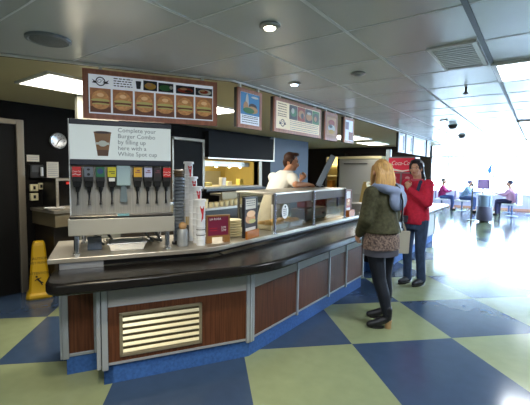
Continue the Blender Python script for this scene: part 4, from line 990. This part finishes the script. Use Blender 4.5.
def hand(mb, w_, d, pn, th, curl=.5, k=1.0):
    """w_: wrist, d: direction of fingers, pn: palm normal, th: side of the thumb"""
    d = V(d).normalized(); pn = V(pn); pn = (pn - d*pn.dot(d)).normalized(); s_ = d.cross(pn)
    if s_.dot(V(th)) < 0: s_ = -s_
    pc = w_ + d*(.048*k)
    mb.ell(pc, .052*k, .042*k, .016*k, (d, s_, pn)); mb.cap(w_ - d*.02, .026*k, w_ + d*(.03*k), .026*k)
    for i, (off, ln) in enumerate(((.030, .070), (.010, .080), (-.010, .075), (-.029, .058))):
        p0 = w_ + d*(.082*k) + s_*(off*k); a = curl
        p1 = p0 + (d*math.cos(a) + pn*math.sin(a))*(ln*.45*k); a2 = curl*2.1
        p2 = p1 + (d*math.cos(a2) + pn*math.sin(a2))*(ln*.32*k); a3 = curl*2.8
        p3 = p2 + (d*math.cos(a3) + pn*math.sin(a3))*(ln*.25*k)
        mb.caps([p0 - d*.02*k, p0, p1, p2, p3], [.0095*k, .0098*k, .0090*k, .0082*k, .0072*k], 8)
    t0 = w_ + d*(.022*k) + s_*(.026*k); t1 = t0 + (d*.6 + s_*.75 + pn*.3).normalized()*(.036*k); t2 = t1 + (d*.85 + s_*.15 + pn*.45).normalized()*(.032*k)
    mb.caps([t0, t1, t2], [.015*k, .0115*k, .009*k], 8)
def ring(c, F, S, rf, rs, n=18): return [c + F*(rf*math.cos(2*math.pi*k/n)) + S*(rs*math.sin(2*math.pi*k/n)) for k in range(n)]

# --- blonde woman
g = Fig('person', 'blonde woman in an olive jacket and black tights, seen from behind at the counter', (-1.255, 3.66, 0), (-.92, .39), 1.64)
q = g.q; F_, S_ = g.F, g.S
hc = q(.035, 0, 1.525); b = MB()
hF = (F_*.93 + S_*.32).normalized(); hS = V((hF.y, -hF.x, 0))
hq = head(b, hc, hF, hS, UPZ, .95)
b.cap(q(.0, 0, 1.32), .052, q(.025, 0, 1.46), .047)
b.loft([ring(q(0, 0, z), F_, S_, rf, rs) for z, rf, rs in ((.76, .10, .14), (.84, .115, .165), (.95, .10, .145), (1.05, .09, .125), (1.18, .105, .145), (1.30, .095, .16), (1.36, .06, .09))])
hipL, hipR = q(0, -.085, .80), q(0, .085, .80)
ankL, ankR = V((-1.135, 3.565, .13)), V((-1.225, 3.80, .13))
knL = hipL*.5 + ankL*.5 + F_*.025; knR = hipR*.5 + ankR*.5 + F_*.025
for h_, k_, a_ in ((hipL, knL, ankL), (hipR, knR, ankR)): b.caps([h_, k_, k_*.55+a_*.45 - F_*.012, a_, a_ - UPZ*.05], [.07, .045, .046, .03, .035])
shL, shR = q(0, -.150, 1.31), q(0, .150, 1.31)
elL, elR = q(.01, -.215, 1.06), q(.02, .20, 1.06)
wrL, wrR = q(.13, -.17, .90), q(.17, .10, .93)
for a_, e_, w_ in ((shL, elL, wrL), (shR, elR, wrR)): b.caps([a_, e_, w_], [.045, .036, .026])
hand(b, wrL + (wrL-elL).normalized()*.02, (wrL-elL), S_*.8+UPZ*-.2, UPZ+F_*.2, .6, .92); hand(b, wrR + (wrR-elR).normalized()*.02, (wrR-elR), -S_, UPZ, .6, .92)
def mouth(hq, k): 
    m0 = hq(.095, 0, -.062)
    return lambda c: 1 if (c-m0).length < .024*k and abs((c-m0).z) < .008*k else 0
b.build('body', [SKIN, LIP], g.t, voxel=.007, iters=3, paint=mouth(hq, .95)); face_parts(hq, g.t, .95)
h = MB()
h.ell(hq(-.02, 0, .035), .098, .080, .096, (hF, hS, UPZ))
for r in (-.06, -.04, -.02, .02, .04, .06):
    h.caps([hq(-.06, r, .06), hq(-.10, r*1.15, -.03), hq(-.125+.02*abs(r)/.08, r*1.35, -.14), hq(-.13, r*1.4+.01*math.sin(r*90), -.24+.25*abs(r))], [.032, .032, .031, .013])
for r in (-1, 1):
    h.caps([hq(.02, r*.072, .05), hq(.015, r*.083, -.04), hq(.0, r*.09, -.13), hq(-.01, r*.085, -.20)], [.02, .022, .022, .010])
h.build('hair', mat('blonde_hair', 'bd9558', .55, 0, .3, col2='96703f', nscale=(70, 70, 6)), g.t, voxel=.008, iters=3)
OLIVE = mat('olive_cloth', '43422f', .85, 0, .2, noise=.25, nscale=(30, 30, 30))
j = MB(); j.loft([ring(q(-.005, 0, z), F_, S_, rf, rs) for z, rf, rs in ((.925, .170, .205), (.97, .162, .195), (1.04, .143, .172), (1.12, .132, .160), (1.22, .135, .17), (1.31, .115, .17), (1.37, .08, .11), (1.385, .06, .07))])
j.caps([shL, elL, wrL - (wrL-elL)*.04], [.080, .068, .048]); j.caps([shR, elR, wrR - (wrR-elR)*.04], [.080, .066, .048])
jo = j.build('jacket', OLIVE, g.t, voxel=.010, iters=4)
hd_ = MB(); hd_.ell(q(-.150, .05, 1.255), .045, .12, .115, (F_, S_, UPZ)); hd_.caps([q(.07, -.085, 1.355), q(-.02, -.125, 1.385), q(-.11, -.085, 1.36), q(-.15, .02, 1.335), q(-.11, .115, 1.36), q(-.02, .135, 1.385), q(.07, .09, 1.355)], [.024, .034, .045, .05, .045, .036, .024]); hd_.build('hood', mat('grey_blue_fleece', '76829a', .9, 0, .2), jo, voxel=.010, iters=4)
s1 = MB(); s1.loft([ring(q(-.005, 0, z), F_, S_, rf, rs, 26) for z, rf, rs in ((.765, .160, .200), (.84, .158, .196), (.955, .148, .183), (.955, .10, .15), (.765, .10, .15))])
s1.build('patterned_hem', mat('floral_knit', '8d796c', .9, 0, .2, col2='463b3a', nscale=(55, 55, 55)), g.t, smooth=True)
s1 = MB(); s1.loft([ring(q(-.005, 0, z), F_, S_, rf, rs, 26) for z, rf, rs in ((.700, .150, .192), (.765, .150, .190), (.765, .09, .14), (.700, .10, .15))])
s1.build('skirt', mat('grey_skirt', '4c4c55', .9, 0, .2), g.t, smooth=True)
TIG = mat('black_tights', '1c2028', .7, 0, .3)
l = MB()
for h_, k_, a_ in ((hipL, knL, ankL), (hipR, knR, ankR)): l.caps([h_, k_, k_*.55+a_*.45 - F_*.012, a_], [.098, .068, .062, .045])
l.build('tights', TIG, g.t, voxel=.009, iters=4)
BOOT = mat('black_leather', '15151a', .45)
for a_, td in ((ankL, V((-.80, -.50, 0)).normalized()), (ankR, V((-.86, -.40, 0)).normalized())):
    bt = MB(); bt.cap(a_ + UPZ*.06, .046, a_ - UPZ*.03, .042); bt.caps([a_ - UPZ*.035, a_ + td*.085 - UPZ*.072, a_ + td*.17 - UPZ*.097], [.042, .037, .030])
    bo = bt.build('ankle_boot', BOOT, g.t, voxel=.007, iters=3)
    hp = a_ - td*.010; hp.z = 0
    MB().loft([ring(hp + UPZ*z, td, td.cross(UPZ), r_, r_, 14) for z, r_ in ((.001, .030), (.04, .031), (.085, .037))]).build('heel', mat('tan_heel', 'b08d62', .5), bo, smooth=True)
    sp = MB(); e0 = a_ + td*.10; e0.z = 0; sp.loft([ring(e0 + UPZ*z, td, td.cross(UPZ), .070, .034, 18) for z in (.001, .016)]); sp.build('sole', mat('dark_sole', '1d1a1a', .6), bo)
st = MB(); st.path([q(.10, .10, 1.34), q(.02, .09, 1.425), q(-.08, .06, 1.42), q(-.175, .03, 1.37), q(-.215, .04, 1.25), q(-.185, .07, 1.10), q(-.17, .10, .98)], .010, 8); st.build('bag_strap', BLACK, g.t, smooth=True)

# --- woman in red
g = Fig('person', 'dark-haired woman in a red jacket and jeans, hand raised to her chin', (-1.335, 5.25, 0), (-.30, -.95), 1.70)
q = g.q; F_, S_ = g.F, g.S
hF = V((-.02, -1, 0)).normalized(); hS = V((hF.y, -hF.x, 0)); tilt = (UPZ + S_*.06).normalized()
hc = q(.03, .01, 1.575); b = MB(); hq = head(b, hc, hF, hS, UPZ, .92)
b.cap(q(-.01, 0, 1.38), .055, q(.015, 0, 1.52), .05)
b.loft([ring(q(0, 0, z), F_, S_, rf, rs) for z, rf, rs in ((.80, .10, .14), (.90, .115, .165), (1.0, .10, .145), (1.10, .09, .13), (1.24, .105, .15), (1.36, .095, .165), (1.42, .06, .09))])
hipL, hipR = q(0, -.09, .88), q(0, .09, .88)
ankL, ankR = q(-.05, -.085, .09), q(.0, .09, .09)
knL = hipL*.48 + ankL*.52 + F_*.035; knR = hipR*.48 + ankR*.52 + F_*.03
for h_, k_, a_ in ((hipL, knL, ankL), (hipR, knR, ankR)): b.caps([h_, k_, k_*.55+a_*.45 - F_*.012, a_, a_ - UPZ*.04 + F_*.03], [.072, .048, .048, .032, .035])
shL, shR = q(0, -.160, 1.365), q(0, .160, 1.365)
elL = q(.09, -.215, 1.13); wrL = q(.17, .0, 1.30)      # raised to the chin
elR = q(.03, .205, 1.12); wrR = q(.20, .10, .98)
for a_, e_, w_ in ((shL, elL, wrL), (shR, elR, wrR)): b.caps([a_, e_, w_], [.045, .037, .026])
hand(b, wrL + (wrL-elL).normalized()*.02, (wrL-elL)*.5 + UPZ*.15 - F_*.05, -F_, UPZ - S_*.5, .75, .92); hand(b, wrR + (wrR-elR).normalized()*.02, (wrR-elR), -S_ + UPZ*.2, UPZ + F_*.2, .8, .92)
b.build('body', [SKIN, LIP], g.t, voxel=.007, iters=3, paint=mouth(hq, .97)); face_parts(hq, g.t, .97)
h = MB(); h.ell(hq(-.035, 0, .04), .102, .092, .100, (hF, hS, UPZ)); h.ell(hq(.03, 0, .10), .055, .070, .030, (hF, hS, UPZ))
for r in (-1, 1): h.caps([hq(.01, r*.074, .06), hq(-.03, r*.084, .0), hq(-.06, r*.07, -.06)], [.020, .022, .028])
h.caps([hq(-.09, -.01, .0), hq(-.10, -.05, -.08), hq(-.05, -.095, -.15), hq(.02, -.11, -.22)], [.05, .045, .034, .016])
h.build('hair', mat('dark_hair', '221c22', .45, 0, .4), g.t, voxel=.008, iters=3)
REDC = mat('red_fleece', 'bd2840', .85, 0, .25, noise=.12, nscale=(30, 30, 30))
j = MB(); j.loft([ring(q(-.005, 0, z), F_, S_, rf, rs) for z, rf, rs in ((.83, .130, .175), (.92, .133, .18), (1.04, .122, .165), (1.15, .12, .162), (1.28, .128, .18), (1.37, .11, .175), (1.42, .08, .10), (1.44, .06, .066))])
j.caps([shL, elL, wrL - (wrL-elL)*.05], [.074, .060, .044]); j.caps([shR, elR, wrR - (wrR-elR)*.05], [.074, .060, .044])
jo = j.build('jacket', REDC, g.t, voxel=.010, iters=4)
c_ = MB(); c_.loft([ring(q(.0, 0, 1.392), F_, S_, .085, .09), ring(q(.0, 0, 1.438), F_, S_, .078, .083), ring(q(.0, 0, 1.438), F_, S_, .064, .068), ring(q(.0, 0, 1.392), F_, S_, .065, .07)]); c_.build('collar', mat('white_red_collar', 'c4566a', .8), jo, smooth=True)
sc2 = MB(); sc2.caps([q(.06, -.085, 1.40), q(.115, -.085, 1.30), q(.135, -.10, 1.20)], [.025, .022, .016]); sc2.build('scarf', mat('navy_scarf', '2c3350', .85), jo, voxel=.007, iters=3)
JEAN = mat('blue_jeans', '3c4c66', .85, 0, .2, noise=.2, nscale=(25, 25, 12))
l = MB(); l.loft([ring(q(0, 0, z), F_, S_, rf, rs) for z, rf, rs in ((.76, .112, .155), (.84, .108, .150), (.93, .095, .135))])
for h_, k_, a_ in ((hipL, knL, ankL), (hipR, knR, ankR)): l.caps([h_, k_, k_*.5+a_*.5, a_ - UPZ*.02], [.092, .066, .060, .058])
l.build('jeans', JEAN, g.t, voxel=.010, iters=4)
for a_ in (ankL, ankR):
    sh = MB(); sh.caps([a_ - UPZ*.035 - F_*.02, a_ + F_*.09 - UPZ*.045, a_ + F_*.165 - UPZ*.052], [.045, .043, .034]); so = sh.build('shoe', mat('dark_shoe', '26262e', .5), g.t, voxel=.008, iters=3)
    e0 = a_ + F_*.07; e0.z = 0; MB().loft([ring(e0 + UPZ*z, F_, S_, .135, .045, 18) for z in (.001, .02)]).build('sole', BLACK, so)
hdR = wrR + (wrR-elR).normalized()*.11
t = thing('tote_bag', hdR - UPZ*.45, 'cream tote bag hanging from the hand of the woman in red', 'bag')
cb_ = hdR - UPZ*.20; wv_ = (F_*.8 + S_*.6).normalized(); nv_ = wv_.cross(UPZ)
fr = lambda a, b_, z: cb_ + wv_*a + nv_*b_ + UPZ*z
MB().hexa([fr(-.12, -.035, -.27), fr(.12, -.035, -.27), fr(.12, .035, -.27), fr(-.12, .035, -.27), fr(-.135, -.025, .03), fr(.135, -.025, .03), fr(.135, .025, .03), fr(-.135, .025, .03)]).build('bag_body', mat('cream_canvas', 'c9c2ae', .85), t, bevel=.012)
for s_ in (-1, 1): MB().path([fr(-.08, .02*s_, .02), fr(-.05, .018*s_, .12), fr(0, .012*s_, .185), fr(.05, .018*s_, .12), fr(.08, .02*s_, .02)], .006, 8).build('handle', mat('cream_canvas', 'c9c2ae', .85), t, smooth=True)
t = thing('purse', hdR, 'small dark purse held at the waist of the woman in red', 'purse')
fr = lambda a, b_, z: hdR + F_*.045 + S_*(-.05) + wv_*a + nv_*b_ + UPZ*z
MB().box(-.075, .075, -.022, .022, -.05, .045, fr).build('purse_body', mat('dark_purse', '2b2631', .5), t, bevel=.012)
MB().box(-.076, .076, -.024, -.021, .0, .046, fr).build('flap', mat('dark_purse', '2b2631', .5), t, bevel=.001)

# --- server behind the guard
g = Fig('person', 'server in a white short-sleeved shirt leaning on the steel guard top', (-2.86, 3.95, 0), (.22, 1), 1.8)
q = g.q; F_, S_ = g.F, g.S
hF = (V((.62, .78, 0)) + UPZ*-.08).normalized(); hS = hF.cross(UPZ).normalized(); hU = hS.cross(hF)
hc = q(.43, -.02, 1.645); b = MB(); hq = head(b, hc, hF, hS, hU, 1.0)
b.cap(q(.29, -.01, 1.46), .062, q(.40, -.015, 1.57), .056)
def lean_ring(z, rf, rs, off): return ring(q(off, 0, z), (F_*.93 - UPZ*.36).normalized(), S_, rf, rs)
b.loft([ring(q(0, 0, .86), F_, S_, .11, .155), ring(q(.01, 0, .95), F_, S_, .115, .165), lean_ring(1.08, .11, .15, .06), lean_ring(1.22, .12, .165, .14), lean_ring(1.36, .12, .185, .22), lean_ring(1.45, .09, .175, .265), lean_ring(1.50, .06, .09, .295)])
for r in (-1, 1): b.caps([q(0, r*.095, .90), q(.03, r*.10, .48), q(-.02, r*.10, .28), q(-.03, r*.10, .09), q(.09, r*.105, .045)], [.082, .056, .055, .038, .035])
shR, shL = q(.245, .19, 1.43), q(.245, -.19, 1.43)
elR = V((-2.50, 4.03, 1.352)); wrR = V((-2.49, 4.30, 1.345))
elL = q(.45, -.24, 1.25); wrL = q(.64, -.06, 1.39)
b.caps([shR, elR, wrR], [.052, .042, .029]); b.caps([shL, elL, wrL], [.052, .042, .029])
hand(b, wrR + V((0, .02, 0)), (.05, 1, -.02), -UPZ, -S_, .35, 1.0); hand(b, wrL + (wrL-elL).normalized()*.02, (wrL-elL)*.6 + UPZ*.1, -F_+S_*.2, UPZ, .95, 1.0)
b.build('body', [SKIN2, LIP], g.t, voxel=.007, iters=3, paint=mouth(hq, 1.0)); face_parts(hq, g.t, 1.0)
h = MB(); h.ell(hq(-.028, 0, .052), .092, .084, .088, (hF, hS, hU)); h.ell(hq(.045, 0, .108), .055, .070, .028, (hF, hS, hU))
for r in (-1, 1): h.cap(hq(-.03, r*.076, .02), .02, hq(-.035, r*.074, -.02), .014)
h.cap(hq(-.09, 0, .0), .04, hq(-.085, 0, -.05), .028)
h.build('hair', mat('brown_hair', '3a2318', .6, 0, .3, noise=.2, nscale=(60, 60, 60)), g.t, voxel=.008, iters=2)
SHIRT = mat('white_shirt', 'd6d3c8', .8, 0, .25)
j = MB(); j.loft([ring(q(0, 0, .84), F_, S_, .135, .175), ring(q(.01, 0, .95), F_, S_, .132, .172), lean_ring(1.08, .128, .168, .055), lean_ring(1.22, .130, .178, .13), lean_ring(1.36, .127, .195, .21), lean_ring(1.45, .10, .185, .26), lean_ring(1.505, .08, .11, .295)])
j.cap(shR, .074, shR*.32 + elR*.68, .068); j.cap(shL, .074, shL*.35 + elL*.65, .070)
jo = j.build('shirt', SHIRT, g.t, voxel=.010, iters=4)
c_ = MB(); c_.loft([ring(q(.305, -.005, 1.485), hF, S_, .085, .09), ring(q(.335, -.01, 1.525), hF, S_, .075, .08), ring(q(.335, -.01, 1.525), hF, S_, .06, .065), ring(q(.305, -.005, 1.485), hF, S_, .065, .07)]); c_.build('collar', SHIRT, jo, smooth=True)
l = MB(); l.loft([ring(q(0, 0, z), F_, S_, rf, rs) for z, rf, rs in ((.80, .125, .165), (.9, .13, .168))])
for r in (-1, 1): l.caps([q(0, r*.095, .86), q(.03, r*.10, .48), q(-.03, r*.10, .08)], [.10, .075, .065])
l.build('trousers', BLACK, g.t, voxel=.012, iters=3)
for r in (-1, 1):
    sh = MB(); sh.caps([q(-.05, r*.10, .045), q(.06, r*.105, .042), q(.15, r*.11, .036)], [.044, .043, .033]); sh.build('shoe', BLACK, g.t, voxel=.008, iters=2)

# --- far seated people
def sitter(label, base, F, shirt, legs, stoop, hairc):
    g = Fig('person', label, base, F, 1.3); q = g.q; F_, S_ = g.F, g.S
    b = MB(); hq = head(b, q(.02+stoop, 0, 1.19-stoop*.25), F_, S_, UPZ, 1.0); b.cap(q(stoop*.75, 0, 1.0-stoop*.1), .055, q(.01+stoop, 0, 1.12-stoop*.25), .05)
    b.loft([ring(q(stoop*u, 0, z), F_, S_, rf, rs) for u, z, rf, rs in ((0, .48, .11, .16), (.2, .62, .11, .15), (.6, .84, .11, .17), (.75, .95, .09, .16), (.8, 1.0, .05, .08))])
    for r in (-1, 1):
        b.caps([q(0, r*.10, .53), q(.40, r*.12, .52), q(.42, r*.12, .30), q(.40, r*.12, .09), q(.50, r*.12, .05)], [.075, .055, .05, .035, .033])
        e = q(stoop*.8+.12, r*.23, .76); w_ = q(stoop+.34, r*.12, .80); b.caps([q(stoop*.72, r*.175, .93), e, w_], [.045, .038, .028]); hand(b, w_, F_, -UPZ, -S_*r, .4)
    b.build('body', [SKIN, LIP], g.t, voxel=.010, iters=3, paint=mouth(hq, 1.0))
    h = MB(); h.ell(hq(-.03, 0, .045), .098, .088, .09, (F_, S_, UPZ)); h.build('hair', mat(hairc[0], hairc[1], .6), g.t, voxel=.010, iters=2)
    j = MB(); j.loft([ring(q(stoop*u, 0, z), F_, S_, rf, rs) for u, z, rf, rs in ((0, .50, .14, .185), (.2, .62, .14, .18), (.6, .84, .14, .20), (.75, .94, .11, .19), (.8, 1.0, .07, .09))])
    for r in (-1, 1): j.caps([q(stoop*.72, r*.175, .93), q(stoop*.8+.12, r*.23, .76), q(stoop+.30, r*.13, .795)], [.07, .058, .045])
    j.build('sweater', shirt, g.t, voxel=.012, iters=3)
    l = MB()
    for r in (-1, 1): l.caps([q(0, r*.10, .54), q(.40, r*.12, .53), q(.42, r*.12, .30), q(.40, r*.12, .10)], [.095, .075, .065, .058])
    l.build('trousers', legs, g.t, voxel=.012, iters=3)
    for r in (-1, 1): MB().caps([q(.38, r*.12, .045), q(.52, r*.12, .04)], [.044, .036]).build('shoe', BLACK, g.t, smooth=True)
JN = mat('slate_trousers', '46598a', .85)
sitter('far person in a magenta top seated at the lounge window', (-3.32, 17.0, 0), (1, .1), mat('magenta_knit', 'b0286e', .85), JN, .04, ('grey_brown_hair', '6a5a60'))
sitter('far person in pale blue stooping over a white table', (-2.50, 16.7, 0), (1, -.1), mat('pale_blue_knit', '8aa2c4', .85), JN, .26, ('grey_hair', '5e5a78'))
sitter('far person in pink seated past the waste bin', (-.82, 15.9, 0), (-1, .25), mat('pale_pink_knit', 'c896ac', .85), mat('dark_navy_trousers', '2c2a52', .85), .06, ('dark_navy_hair', '34304a'))
